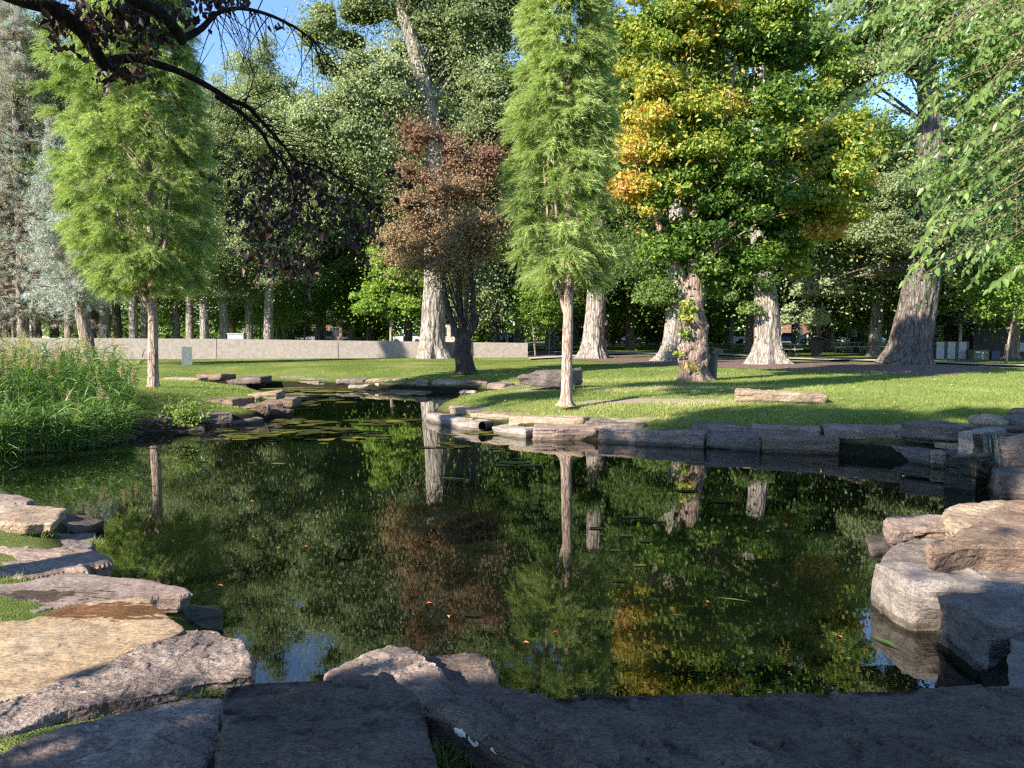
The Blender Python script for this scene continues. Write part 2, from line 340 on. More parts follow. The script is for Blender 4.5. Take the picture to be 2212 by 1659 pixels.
def soil_ground_mat():
    m, nt, b, out = new_mat('lawn_ground')
    geo = N(nt, 'ShaderNodeNewGeometry'); pos = geo.outputs['Position']
    n1 = N(nt, 'ShaderNodeTexNoise', Scale=.35, Detail=5.0, Roughness=.6); nt.links.new(pos, n1.inputs['Vector'])
    n2 = N(nt, 'ShaderNodeTexNoise', Scale=14.0, Detail=4.0, Roughness=.7); nt.links.new(pos, n2.inputs['Vector'])
    n3 = N(nt, 'ShaderNodeTexNoise', Scale=90.0, Detail=2.0); nt.links.new(pos, n3.inputs['Vector'])
    g = ramp(nt, [(.25, (.10, .155, .035)), (.5, (.16, .22, .05)), (.62, (.25, .28, .09)), (.72, (.37, .34, .17))], n1.outputs[0])
    f = ramp(nt, [(.3, (.6, .62, .55)), (.7, (1.25, 1.2, 1.1))], n2.outputs[0]); c = mix_rgb(nt, 'MULTIPLY', .8, g.outputs[0], f.outputs[0])
    def spot(cx, cy, rx, ry, col, c):        # a worn bare place with a ragged edge
        sb = N(nt, 'ShaderNodeVectorMath', operation='SUBTRACT'); sb.inputs[1].default_value = (cx, cy, .5); nt.links.new(pos, sb.inputs[0])
        dv = N(nt, 'ShaderNodeVectorMath', operation='DIVIDE'); dv.inputs[1].default_value = (rx, ry, 3); nt.links.new(sb.outputs[0], dv.inputs[0])
        ln = N(nt, 'ShaderNodeVectorMath', operation='LENGTH'); nt.links.new(dv.outputs[0], ln.inputs[0])
        ma = N(nt, 'ShaderNodeMath', operation='MULTIPLY_ADD'); nn = N(nt, 'ShaderNodeTexNoise', Scale=2.5, Detail=5.0, Roughness=.7); nt.links.new(pos, nn.inputs['Vector'])
        nt.links.new(nn.outputs[0], ma.inputs[0]); ma.inputs[1].default_value = .9; nt.links.new(ln.outputs['Value'], ma.inputs[2])
        r = ramp(nt, [(.60, (1, 1, 1)), (.78, (0, 0, 0))], None); h = N(nt, 'ShaderNodeMath', operation='MULTIPLY'); h.inputs[1].default_value = .5
        nt.links.new(ma.outputs[0], h.inputs[0]); nt.links.new(h.outputs[0], r.inputs[0])
        return mix_rgb(nt, 'MIX', r.outputs[0], c, col)
    for (u, v, rx, ry) in ((1400, 864, 1.9, .42), (1250, 884, 1.5, .35), (1160, 838, 1.0, .9), (1860, 862, .8, .2)):
        p = gp(u, v, .55); c = spot(p[0], p[1], rx, ry, (.40, .33, .24), c)
    for (u, v, rx, ry) in ((1000, 818, 5.5, 1.3), (1420, 838, 3.4, .9)):
        p = gp(u, v, .58); c = spot(p[0], p[1], rx, ry, (.27, .255, .10), c)
    p = gp(370, 822, .45); c = spot(p[0], p[1], 2.2, 1.4, (.36, .27, .19), c)
    for (u, v, rx, ry) in ((1020, 1640, .8, .7), (2080, 1180, 2.2, 2.6), (2250, 1000, 1.6, 3.0), (2300, 1300, 1.6, 2.0)):
        p = gp(u, v, .3); c = spot(p[0], p[1], rx, ry, (.05, .038, .028), c)
    sx = N(nt, 'ShaderNodeSeparateXYZ'); nt.links.new(pos, sx.inputs[0])
    wet = N(nt, 'ShaderNodeMapRange'); wet.inputs['From Min'].default_value = .17; wet.inputs['From Max'].default_value = .27; nt.links.new(sx.outputs['Z'], wet.inputs['Value'])
    mud = ramp(nt, [(.35, (.012, .012, .008)), (.65, (.035, .03, .018))], n2.outputs[0])
    c = mix_rgb(nt, 'MIX', wet.outputs[0], mud.outputs[0], c)
    nt.links.new(c, b.inputs['Base Color']); b.inputs['Roughness'].default_value = .95; b.inputs['Specular IOR Level'].default_value = .1
    ad = N(nt, 'ShaderNodeMath', operation='ADD'); nt.links.new(n2.outputs[0], ad.inputs[0]); nt.links.new(n3.outputs[0], ad.inputs[1])
    bp = N(nt, 'ShaderNodeBump', Strength=.9, Distance=.05); nt.links.new(ad.outputs[0], bp.inputs['Height']); nt.links.new(bp.outputs[0], b.inputs['Normal'])
    return m

def axis(lo, hi, step, far):
    a = np.arange(lo, hi, step); e = []
    s, x = step, hi
    while x < far: e.append(x); s *= 1.35; x += s
    s, x, w = step, lo, []
    while x > -far: s *= 1.35; x -= s; w.append(x)
    return np.r_[w[::-1], a, e, far]
gx, gy = axis(-16, 14, .16, 900.0), axis(1.5, 36, .16, 900.0)
X, Y = np.meshgrid(gx, gy); nz_ = X.size
Z = ground_z(X, Y)
mb = MB(); nx = len(gx)
ii = (np.arange(len(gy) - 1)[:, None] * nx + np.arange(nx - 1)[None]).ravel()
mb.add(np.stack([X.ravel(), Y.ravel(), Z.ravel()], -1), np.stack([ii, ii + 1, ii + nx + 1, ii + nx], -1))
tag(mb.build('ground', soil_ground_mat(), smooth=True), kind='structure')

def water_mat():
    m, nt, b, out = new_mat('pond_water'); nt.nodes.remove(b)
    geo = N(nt, 'ShaderNodeNewGeometry'); mp = N(nt, 'ShaderNodeMapping'); mp.inputs['Scale'].default_value = (.8, 2.2, 1); nt.links.new(geo.outputs['Position'], mp.inputs[0])
    n1 = N(nt, 'ShaderNodeTexNoise', Scale=5.0, Detail=3.0, Roughness=.55); nt.links.new(mp.outputs[0], n1.inputs['Vector'])
    bp = N(nt, 'ShaderNodeBump', Strength=.0028, Distance=.05); nt.links.new(n1.outputs[0], bp.inputs['Height'])
    n0 = N(nt, 'ShaderNodeTexNoise', Scale=.8, Detail=4.0); nt.links.new(geo.outputs['Position'], n0.inputs['Vector'])
    fr = N(nt, 'ShaderNodeFresnel', IOR=1.65); nt.links.new(bp.outputs[0], fr.inputs['Normal'])
    gl = N(nt, 'ShaderNodeBsdfGlossy', Roughness=.0); gl.inputs[0].default_value = (1, 1, 1, 1); nt.links.new(bp.outputs[0], gl.inputs['Normal'])
    tr = N(nt, 'ShaderNodeBsdfTransparent'); tr.inputs[0].default_value = (.40, .42, .26, 1)
    df = N(nt, 'ShaderNodeBsdfDiffuse'); r = ramp(nt, [(.3, (.004, .008, .004)), (.7, (.012, .018, .008))], n0.outputs[0]); nt.links.new(r.outputs[0], df.inputs[0])
    body = N(nt, 'ShaderNodeMixShader'); body.inputs[0].default_value = .45; nt.links.new(tr.outputs[0], body.inputs[1]); nt.links.new(df.outputs[0], body.inputs[2])
    mx = N(nt, 'ShaderNodeMixShader'); nt.links.new(fr.outputs[0], mx.inputs[0]); nt.links.new(body.outputs[0], mx.inputs[1]); nt.links.new(gl.outputs[0], mx.inputs[2]); nt.links.new(mx.outputs[0], out.inputs[0])
    return m
mb = MB(); lo, hi = POND.min(0) - .6, POND.max(0) + .6
mb.add([(lo[0], lo[1], 0), (hi[0], lo[1], 0), (hi[0], hi[1], 0), (lo[0], hi[1], 0)], [(0, 1, 2, 3)])
tag(mb.build('water', water_mat()), kind='structure')

def sheet(name, px_a, px_b, mat_, dz, n=60, m=8, wob=.25):        # a sheet between two edges, following the flat lawn
    A = spline([gp(u, v, LAWN) for u, v in px_a], n); B = spline([gp(u, v, LAWN) for u, v in px_b], n)
    A[:, 1] += wob * fbm(np.c_[A[:, 0], A[:, 1] * 0, A[:, 0] * 0] * 1.7, 3, 3); B[:, 1] += wob * fbm(np.c_[B[:, 0], B[:, 1] * 0, B[:, 0] * 0] * 1.7, 4, 3)
    t = np.linspace(0, 1, m)[None, :, None]; P = A[:, None] * (1 - t) + B[:, None] * t
    P = P.reshape(-1, 3); P[:, 2] = ground_z(P[:, 0], P[:, 1]) + dz
    if 'mulch' in name: P[:, 2] += .05 * np.sin(np.tile(np.linspace(0, math.pi, m), n)) * (1 + fbm(P * 2.0, 9, 3))
    i = (np.arange(n - 1)[:, None] * m + np.arange(m - 1)[None]).ravel(); q = MB(); q.add(P, np.stack([i, i + m, i + m + 1, i + 1], -1))
    return tag(q.build(name, mat_, smooth=True), kind='structure')
def mulch_mat():
    m, nt, b, out = new_mat('wood_mulch'); geo = N(nt, 'ShaderNodeNewGeometry')
    vo = N(nt, 'ShaderNodeTexVoronoi', Scale=16.0); nt.links.new(geo.outputs['Position'], vo.inputs['Vector'])
    r = ramp(nt, [(.0, (.05, .03, .025)), (.5, (.13, .08, .065)), (1, (.28, .19, .15))], vo.outputs['Color']); nt.links.new(r.outputs[0], b.inputs['Base Color'])
    b.inputs['Roughness'].default_value = .95; bp = N(nt, 'ShaderNodeBump', Strength=.8, Distance=.06); nt.links.new(vo.outputs['Distance'], bp.inputs['Height']); nt.links.new(bp.outputs[0], b.inputs['Normal'])
    return m
MULCH = mulch_mat()
M_NEAR = [(1143, 772.5), (1230, 777), (1330, 783), (1430, 789), (1560, 794), (1700, 800), (1850, 806), (2000, 812), (2110, 806), (2160, 796)]
M_FAR = [(1143, 758), (1230, 762), (1330, 768), (1430, 770), (1560, 771), (1700, 780), (1850, 784), (2000, 787), (2090, 790), (2158, 794.5)]
sheet('mulch_bed', M_NEAR, M_FAR, MULCH, .012)
PATH = [(1142, 777), (1235, 772), (1330, 765.5), (1430, 765.5), (1560, 768), (1700, 776.5), (1850, 780.5), (2000, 784.5), (2130, 790), (2350, 797)]
sheet('path', [(u, v + .9) for u, v in PATH], [(u, v - 2.4) for u, v in PATH], plain('pale_concrete', (.42, .38, .34), .9), .075, wob=.05)
sheet('road', [(-1500, 742.5), (1100, 742.5), (3700, 742.5)], [(-1500, 739), (1100, 739), (3700, 739)], plain('asphalt', (.055, .055, .06), .9), .01, wob=0, n=20)

# ------------------------------------------------------------------ rocks: every slab is one thing
STONE = {
    'pink': stone_mat('pink_sandstone', [(.18, .137, .115), (.275, .208, .172), (.35, .278, .235)]),
    'tan': stone_mat('tan_sandstone', [(.27, .20, .14), (.36, .275, .195), (.42, .34, .26)]),
    'gray': stone_mat('gray_sandstone', [(.115, .096, .085), (.18, .15, .132), (.245, .21, .188)]),
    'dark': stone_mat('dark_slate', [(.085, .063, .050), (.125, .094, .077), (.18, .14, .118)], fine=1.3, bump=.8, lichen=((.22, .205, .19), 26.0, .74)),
    'rust': stone_mat('rusty_sandstone', [(.165, .115, .082), (.24, .165, .118), (.225, .18, .148)]),
    'white': stone_mat('whitish_sandstone', [(.22, .185, .16), (.33, .285, .25), (.43, .38, .335)]),
    'ash': stone_mat('ashen_sandstone', [(.17, .145, .127), (.26, .225, .20), (.35, .31, .275)]),
    'wet': stone_mat('wet_mossy_stone', [(.018, .018, .012), (.035, .033, .02), (.07, .06, .03)], rough=.35),
    'yellow': stone_mat('yellow_sandstone_wet_streak', [(.33, .235, .135), (.40, .295, .185), (.43, .34, .235)], bump=.35,
                        stain=((.42, .27, .15), 5.0, 1.62, tuple(gp(255, 1318, .42)), (1.15, .22, .5))),
    'damp': stone_mat('gray_pink_sandstone_damp', [(.19, .145, .125), (.26, .20, .172), (.31, .25, .218)], bump=.35,
                      stain=((.36, .29, .20), 5.0, 1.5, tuple(gp(80, 1280, .4)), (.85, .22, .5))),
    'rough': stone_mat('rough_flaking_stone', [(.15, .115, .098), (.235, .185, .157), (.32, .26, .225)], fine=.8, bump=1.0, lichen=((.36, .325, .295), 9.0, .62)),
}
ROCKS = []                                    # (object, style) to be carved after one evaluation
rr_ = np.random.default_rng(3)
def prism(top, bottom, name, mat_, label, group, vox, style):
    top = np.asarray(top, float); bottom = np.asarray(bottom, float); n = len(top)
    c = np.r_[top.mean(0)[:2], bottom[:, 2].min()]
    me = bpy.data.meshes.new(name)
    me.from_pydata([tuple(p - c) for p in np.vstack([top, bottom])], [], [tuple(range(n)), tuple(range(2 * n - 1, n - 1, -1))] + [(i, n + i, n + (i + 1) % n, (i + 1) % n) for i in range(n)])
    bm = bmesh.new(); bm.from_mesh(me); bmesh.ops.recalc_face_normals(bm, faces=bm.faces); bm.to_mesh(me); bm.free()
    me.materials.append(mat_); o = bpy.data.objects.new(name, me); COL.objects.link(o); o.location = c
    md = o.modifiers.new('remesh', 'REMESH'); md.mode = 'VOXEL'; md.voxel_size = vox
    tag(o, label, 'rock', group, 'thing'); ROCKS.append((o, style, vox)); return o
def ragged(P, step, amp):                     # breaks the straight edges of an outline
    out = []
    for a, b in zip(P, np.roll(P, -1, 0)):
        L = np.linalg.norm(b - a); k = max(1, int(L / step)); nn = np.cross(nrm(b - a), [0, 0, 1.0])
        for j in range(k):
            p = a + (b - a) * (j / k)
            out.append(p + nn * (rr_.normal() * amp if j else rr_.normal() * amp * .4))
    return np.array(out)
def slab(px, z, thick, mat_, label, name='flat_rock', group='sandstone slabs round the pond', amp=.012, tilt=(0, 0), vox=None, style=None, under=.96):
    P = np.array([gp(u, v, z) for u, v in px]); D = P[:, 1].mean()
    P = ragged(P, .16 if D < 9 else .3, amp); c = P.mean(0)
    P[:, 2] += (P[:, 0] - c[0]) * tilt[0] + (P[:, 1] - c[1]) * tilt[1]
    B = c + (P - c) * [under, under, 1]; B[:, 2] = P[:, 2] - thick
    vox = vox or float(np.clip(D * .0032, .014, .06))
    return prism(P, B, name, STONE[mat_], label, group, vox, style or {})
def block(u0, u1, vt0, vt1, vb0, vb1, depth, mat_, label, zb=0.0, D=None, down=.15, name='stone_block', group='sandstone blocks of the pond edge', vox=None, style=None, slope=0.0):
    # a stone seen from the front: its front face runs from (u0, vt0..vb0) to (u1, vt1..vb1)
    if D is None: b0, b1 = gp(u0, vb0, zb), gp(u1, vb1, zb)
    else: b0, b1 = at(u0, vb0, D[0]), at(u1, vb1, D[1])
    t0, t1 = at(u0, vt0, b0[1]), at(u1, vt1, b1[1])
    f = b1 - b0; f[2] = 0; back = nrm(np.array([-f[1], f[0], 0.0]))
    if back[1] < 0: back = -back
    sk = nrm(f) * rr_.uniform(-.08, .08) * depth
    k = max(2, int(np.linalg.norm(f) / .35)); e = []
    for j in range(k + 1): e.append(t0 + (t1 - t0) * j / k + back * rr_.uniform(-.02, .03) * (0 < j < k))
    bk = [t1 + back * depth * rr_.uniform(.85, 1.1) + sk, t0 + back * depth * rr_.uniform(.85, 1.1) + sk]
    for p in bk: p[2] += slope * depth
    top = np.array(e + bk); bot = top.copy()
    zz = np.r_[[b0[2] + (b1[2] - b0[2]) * j / k for j in range(k + 1)], b1[2], b0[2]]
    bot[:, 2] = zz - (down if (zb == 0 and D is None) else 0.02)
    bot[:k + 1] += back * rr_.uniform(0, .05)
    vox = vox or float(np.clip(b0[1] * .0022, .018, .06))
    return prism(top, bot, name, STONE[mat_], label, group, vox, style or {})

NEAR = 'slabs along the near shore'
slab([(-150, 1060), (0, 1065), (45, 1069), (76, 1079), (56, 1086), (-150, 1090)], .36, .09, 'pink', 'thin pinkish slab farthest back in the left stack at the water', group=NEAR)
slab([(-160, 1084), (0, 1086), (115, 1089), (128, 1097), (145, 1100), (114, 1130), (97, 1129), (56, 1133), (0, 1129), (-160, 1132)], .38, .10, 'tan', 'pale sunlit slab with a ragged broken end over grass on the left shore', group=NEAR)
slab([(95, 1108), (149, 1111), (190, 1113), (227, 1121), (186, 1139), (145, 1152), (95, 1150)], .10, .3, 'dark', 'dark pointed slab low at the water behind the pale ragged one', group=NEAR)
slab([(-160, 1160), (0, 1157), (74, 1153), (203, 1153), (206, 1170), (190, 1186), (100, 1190), (-160, 1195)], .20, .3, 'gray', 'narrow gray slab between the pale ragged one and the ribbed pink one', group=NEAR)
slab([(-160, 1186), (0, 1184), (167, 1178), (208, 1193), (241, 1208), (243, 1216), (219, 1220), (188, 1224), (190, 1234), (141, 1235), (48, 1250), (-160, 1256)], .33, .13, 'pink',
     'pinkish gray ribbed slab pointing into the pond at the left', group=NEAR, style=dict(low=.02, terr=.02, strata=.015, fine=.004))
slab([(-160, 1262), (0, 1262), (48, 1256), (141, 1235), (171, 1233), (208, 1238), (268, 1247), (320, 1250), (372, 1263), (401, 1270), (414, 1280), (394, 1285), (342, 1287), (268, 1297), (186, 1302), (111, 1312), (74, 1331), (15, 1340), (-160, 1338)],
     .38, .11, 'damp', 'smooth gray pink slab with a damp brown patch beside the yellow slab', group=NEAR, style=dict(low=.012, terr=.006, strata=.015, fine=.003))
slab([(-200, 1345), (0, 1341), (63, 1338), (141, 1308), (320, 1286), (366, 1327), (401, 1356), (380, 1374), (327, 1394), (208, 1444), (93, 1493), (0, 1520), (-200, 1560)], .42, .22, 'yellow',
     'big yellowish slab with a wet brown streak across it', group=NEAR, vox=.018, style=dict(low=.012, terr=.005, strata=.012, fine=.003))
slab([(401, 1358), (464, 1362), (487, 1373), (520, 1379), (528, 1399), (544, 1429), (546, 1462), (483, 1470), (446, 1475), (357, 1494), (238, 1518), (123, 1546), (41, 1578), (-200, 1640), (-200, 1555), (0, 1513), (93, 1485), (208, 1436), (327, 1386)],
     .425, .26, 'rough', 'rough gray flaking slab with a crumbling end beside the yellow slab', group=NEAR, vox=.013, amp=.02, style=dict(low=.012, terr=.012, strata=.02, fine=.006))
slab([(-200, 1690), (0, 1624), (37, 1602), (74, 1585), (156, 1561), (230, 1539), (308, 1522), (372, 1514), (438, 1505), (481, 1509), (475, 1563), (474, 1600), (452, 1659), (440, 1800), (-200, 1850)],
     .43, .2, 'rough', 'dark rough pitted slab at the bottom left behind the grassy crack', group=NEAR, vox=.013, style=dict(low=.014, terr=.014, strata=.015, fine=.006))
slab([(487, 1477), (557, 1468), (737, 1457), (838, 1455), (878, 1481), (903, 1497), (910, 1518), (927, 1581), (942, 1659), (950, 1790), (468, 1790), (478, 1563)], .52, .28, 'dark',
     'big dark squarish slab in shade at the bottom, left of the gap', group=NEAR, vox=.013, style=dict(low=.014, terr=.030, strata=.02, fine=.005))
slab([(700, 1462), (725, 1452), (767, 1434), (812, 1412), (849, 1400), (886, 1400), (916, 1417), (945, 1443), (960, 1466), (994, 1496), (990, 1520), (900, 1530), (720, 1510)], .27, .4, 'pink',
     'brown rock with a sunlit edge rising behind the dark squarish slab', group=NEAR, vox=.016, style=dict(low=.05, terr=.02, strata=.02, fine=.006))
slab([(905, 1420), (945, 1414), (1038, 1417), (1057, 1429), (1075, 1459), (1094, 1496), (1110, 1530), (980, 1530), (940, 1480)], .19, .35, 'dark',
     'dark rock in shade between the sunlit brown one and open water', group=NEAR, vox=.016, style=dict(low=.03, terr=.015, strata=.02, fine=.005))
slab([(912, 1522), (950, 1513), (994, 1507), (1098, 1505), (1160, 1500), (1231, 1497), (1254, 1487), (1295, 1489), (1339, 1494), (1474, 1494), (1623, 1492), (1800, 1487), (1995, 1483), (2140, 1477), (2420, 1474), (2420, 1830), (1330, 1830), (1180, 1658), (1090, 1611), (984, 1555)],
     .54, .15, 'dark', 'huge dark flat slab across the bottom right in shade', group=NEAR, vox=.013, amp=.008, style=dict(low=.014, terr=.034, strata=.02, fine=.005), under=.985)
slab([(557, 1440), (580, 1420), (640, 1414), (650, 1440), (645, 1480), (550, 1490)], -.03, .3, 'wet', 'drowned dark rock under the water beside the crumbling slab end', group=NEAR)
slab([(385, 1306), (470, 1302), (482, 1312), (480, 1360), (400, 1350)], .03, .3, 'wet', 'dark wet rock at the water under the yellow slab corner', group=NEAR)

RS = 'rocks of the right shore'
rk = dict(low=.035, terr=.012, strata=.02, fine=.004)
slab([(1907, 1124), (1912, 1117), (1958, 1111), (2045, 1112), (2060, 1140), (1993, 1142), (1932, 1148)], .20, .40, 'pink', 'pink gray rock with an orange face lowest at the right shore corner', group=RS, style=rk, name='boulder')
slab([(2040, 1088), (2084, 1077), (2200, 1078), (2290, 1085), (2230, 1130), (2106, 1150), (2060, 1146), (2038, 1115)], .32, .40, 'tan', 'pale layered tan rock behind the broad yellowish one on the right shore', group=RS, style=dict(low=.03, terr=.02, strata=.035, fine=.004), name='boulder', tilt=(.03, -.06))
slab([(2151, 1102), (2170, 1084), (2212, 1080), (2330, 1082), (2380, 1180), (2212, 1180), (2128, 1180), (2084, 1186), (2006, 1192), (2001, 1182), (2060, 1150)], .43, .27, 'rust', 'broad rock with a yellowish top and orange brown front on the right shore', group=RS, style=rk, name='boulder', vox=.022)
slab([(1893, 1215), (1939, 1178), (1976, 1171), (2030, 1178), (2060, 1230), (2010, 1266), (1958, 1272), (1905, 1276)], .17, .35, 'gray', 'rounded gray rock sloping into the water left of the orange fronted one', group=RS, style=rk, name='boulder', tilt=(.10, .03), vox=.022)
block(1975, 2215, 1266, 1276, 1364, 1366, .6, 'ash', 'whitish smooth boulder jutting over the water at the right shore', group=RS, name='boulder', style=dict(low=.05, terr=.006, strata=.01, fine=.003), vox=.02)
block(2140, 2330, 1352, 1350, 1472, 1475, .7, 'gray', 'gray boulder at the right edge in front of the whitish one', group=RS, name='boulder', style=rk, vox=.02)
slab([(2020, 1380), (2135, 1372), (2150, 1480), (2030, 1490)], -.05, .3, 'wet', 'drowned brown stone under water below the whitish boulder', group=RS)
slab([(1868, 1158), (1900, 1150), (1925, 1160), (1925, 1185), (1880, 1192)], .035, .2, 'gray', 'small flat stone awash beside the pink gray rock', group=RS)
slab([(2090, 1195), (2330, 1190), (2400, 1340), (2190, 1330), (2110, 1270)], .24, .4, 'gray', 'dark gray rock wedged under the orange fronted one', group=RS, style=rk, name='boulder')
slab([(2190, 1290), (2420, 1250), (2500, 1480), (2180, 1490)], .28, .4, 'gray', 'gray bank rock at the right edge between whitish boulder and dark slab', group=RS, style=rk, name='boulder')

PN = 'stones edging the lawn peninsula'
fb = dict(low=.025, terr=.006, strata=.018, fine=.004)
B = lambda *a, **k: block(*a, **{**dict(group=PN, style=fb), **k})
B(920, 986, 893, 906, 909, 927, .7, 'white', 'white stone at the very tip of the lawn peninsula')
B(985, 1041, 906, 911, 927, 931, .5, 'white', 'half shaded white stone left of the black drain pipe')
B(968, 1016, 880, 886, 895, 906, .8, 'tan', 'thin pale slab lying on the tip stone of the peninsula', D=(18.6, 17.8))
B(1012, 1126, 891, 899, 906, 916, .6, 'tan', 'long pale capstone above the black drain pipe', D=(17.5, 16.8))
B(1098, 1258, 900, 903, 923, 924, .7, 'tan', 'thick pale capstone with a brown right end near the cypress', D=(16.5, 15.8))
B(1060, 1133, 920, 928, 937, 947, .6, 'white', 'white water stone right below the drain pipe mouth')
B(1152, 1288, 923, 926, 951, 951, .7, 'pink', 'wide pink white stone at the water below the brown ended capstone')
B(1262, 1393, 910, 917, 928, 931, .6, 'gray', 'flat capstone in shade right of the brown ended capstone', D=(15.6, 15.2))
B(1289, 1520, 927, 936, 955, 968, .6, 'pink', 'long low stone at the water left of the bluish gray one')
B(1394, 1497, 917, 921, 934, 936, .6, 'gray', 'short gray capstone second from the cypress')
B(1495, 1632, 915, 924, 931, 941, .6, 'gray', 'thin tapering gray capstone over the bluish gray water stone', D=(14.8, 14.4))
B(1523, 1643, 935, 942, 967, 976, .6, 'gray', 'bluish gray squarish water stone in the middle of the right bank')
B(1621, 1772, 920, 926, 940, 946, .6, 'pink', 'layered brownish capstone over the reddish water stone', D=(14.4, 14.0))
B(1645, 1816, 942, 950, 977, 983, .6, 'rust', 'reddish brown wedge shaped water stone of the right bank')
B(1778, 1952, 925, 926, 947, 949, .7, 'pink', 'layered pink gray capstone with ragged underside on the right bank', D=(13.9, 13.4))
B(1822, 2008, 946, 976, 971, 1005, .35, 'gray', 'long purplish gray stone tilting down into the water', style=dict(low=.015, terr=.004, strata=.012, fine=.003))
B(1910, 2026, 948, 953, 962, 968, .5, 'gray', 'narrow brown gray stone above the tilting purplish one', D=(13.6, 13.0))
B(1944, 2109, 914, 926, 943, 952, .9, 'gray', 'broad thick block with rusty streaks left of the little waterfall', D=(13.2, 12.4))
B(1956, 2050, 941, 944, 956, 958, .6, 'gray', 'gray filler stone under the broad rusty streaked block', D=(13.3, 12.8))
B(2016, 2074, 957, 960, 974, 978, .5, 'tan', 'small pale brown stone left of the waterfall block', D=(12.9, 12.5))
B(2013, 2045, 977, 978, 1008, 1010, .4, 'tan', 'small squarish cream stone at the water left of the waterfall')
B(2044, 2076, 978, 978, 1008, 1010, .4, 'gray', 'small dull stone at the water next to the squarish cream one')
B(2071, 2118, 930, 932, 996, 1000, .6, 'white', 'tall pale block with a mossy ochre side left of the falling water', D=(11.6, 11.3))
B(2152, 2240, 942, 942, 1008, 1014, .7, 'pink', 'tall pink and brown block right of the falling water', D=(10.9, 10.6), down=.02)
B(2080, 2330, 925, 928, 934, 938, .5, 'dark', 'dark lip slab the waterfall runs over', D=(11.9, 11.2))
B(2091, 2162, 897, 910, 913, 925, .6, 'tan', 'tan slab lying askew above the waterfall', D=(12.6, 12.2))
B(2160, 2240, 904, 914, 931, 935, .5, 'gray', 'blue gray slanting slab right of the askew tan slab', D=(12.4, 12.0), slope=.1)
B(2174, 2290, 886, 890, 914, 918, .7, 'rust', 'dark reddish stone topmost at the right edge above the waterfall', D=(13.2, 12.8))
B(2040, 2112, 990, 984, 1052, 1062, .5, 'wet', 'wet black stone at the foot of the waterfall, left side')
B(2160, 2260, 1024, 1020, 1075, 1082, .6, 'gray', 'pale gray stone at the water below the pink and brown block')
B(2100, 2175, 936, 938, 1066, 1070, .3, 'wet', 'wet mossy wall stone behind the falling water', D=(11.35, 10.9))
slab([(975, 868), (1018, 862), (1040, 864), (1052, 872), (1000, 884), (970, 882)], .30, .3, 'tan', 'flat pale slab set in the grass at the back of the peninsula tip', group=PN, style=fb)
slab([(1050, 858), (1085, 850), (1125, 853), (1115, 864), (1060, 866)], .40, .2, 'tan', 'flat tan slab in the lawn left of the cypress', group=PN, style=fb)
block(1590, 1788, 843, 853, 866, 870, .8, 'tan', 'long low pale sandstone bench stone lying alone on the lawn', D=(17.2, 16.9), group='single stones on the lawn', style=dict(low=.03, terr=.006, strata=.02, fine=.004), name='bench_stone')
block(1118, 1213, 812, 806, 832, 836, 1.3, 'gray', 'dark weathered boulder alone in the grass left of the cypress', D=(21.8, 21.0), group='single stones on the lawn', name='boulder', style=dict(low=.06, terr=.03, strata=.05, fine=.006), slope=.06)

IN = 'stones of the far inlet shore'
B = lambda *a, **k: block(*a, **{**dict(group=IN, style=dict(low=.03, terr=.006, strata=.03, fine=.005)), **k})
B(751, 811, 831, 832, 841, 841, .8, 'white', 'white water stone leftmost of the sunlit inlet shore')
B(816, 886, 829, 826, 842, 839, .8, 'white', 'white stone with a brown right half on the inlet shore')
B(788, 878, 820, 818, 829, 828, .8, 'tan', 'pale upper slab above the two white inlet stones', D=(29.6, 29.6))
B(723, 786, 818, 819, 829, 830, .8, 'gray', 'gray upper slab at the end of the shaded inlet shore', D=(30.0, 29.8))
B(882, 956, 833, 835, 844, 845, .8, 'white', 'white stone with a dark end below the squarish pink one')
B(895, 925, 821, 822, 834, 834, .7, 'pink', 'squarish pink stone beside a grass tuft on the inlet shore', D=(28.4, 28.4))
B(932, 1006, 821, 823, 832, 835, .8, 'tan', 'long cream upper slab in front of the brown leaved tree', D=(28.2, 28.0))
B(955, 1026, 834, 835, 845, 846, .8, 'pink', 'pinkish water stone below the long cream upper slab')
B(1004, 1053, 823, 824, 834, 836, .7, 'rust', 'white ended brown upper slab right of the long cream one', D=(27.6, 27.4))
B(990, 1027, 843, 844, 852, 853, .6, 'white', 'small low white stone near the inlet corner')
B(1026, 1068, 836, 839, 849, 852, .6, 'tan', 'cream stone at the right end of the inlet water')
B(1051, 1090, 827, 829, 841, 843, .6, 'pink', 'upper pink block at the inlet corner near the boulder', D=(26.6, 26.2))
B(1053, 1112, 842, 843, 854, 856, .7, 'dark', 'dark flat shaded rock where the inlet meets the peninsula')
B(1085, 1150, 834, 838, 846, 850, .7, 'gray', 'low shaded slab in the grass below the dark boulder', D=(24.6, 23.6))
B(594, 660, 812, 813, 822, 823, .8, 'gray', 'gray upper slab left of the wide overlapping ones, in tree shade', D=(31.8, 31.6))
B(647, 722, 816, 818, 827, 829, .9, 'gray', 'wide overlapping gray upper slab in tree shade', D=(31.2, 30.8))
B(618, 688, 822, 824, 834, 837, .8, 'pink', 'pinkish shaded water stone under the wide overlapping slabs')
B(687, 742, 827, 828, 837, 838, .8, 'gray', 'gray shaded water stone next to the white sunlit ones')
B(592, 618, 821, 822, 833, 834, .6, 'dark', 'dark round ended stone in the shaded inlet row')
B(546, 594, 824, 824, 833, 834, .8, 'gray', 'low gray stone at the left end of the shaded inlet row')
B(422, 476, 808, 809, 820, 821, .9, 'rust', 'flat brown slab propped up near the metal post', D=(29.0, 28.6))
B(466, 542, 817, 825, 830, 836, .9, 'dark', 'dark tilted slab with a light top beside the propped brown one')
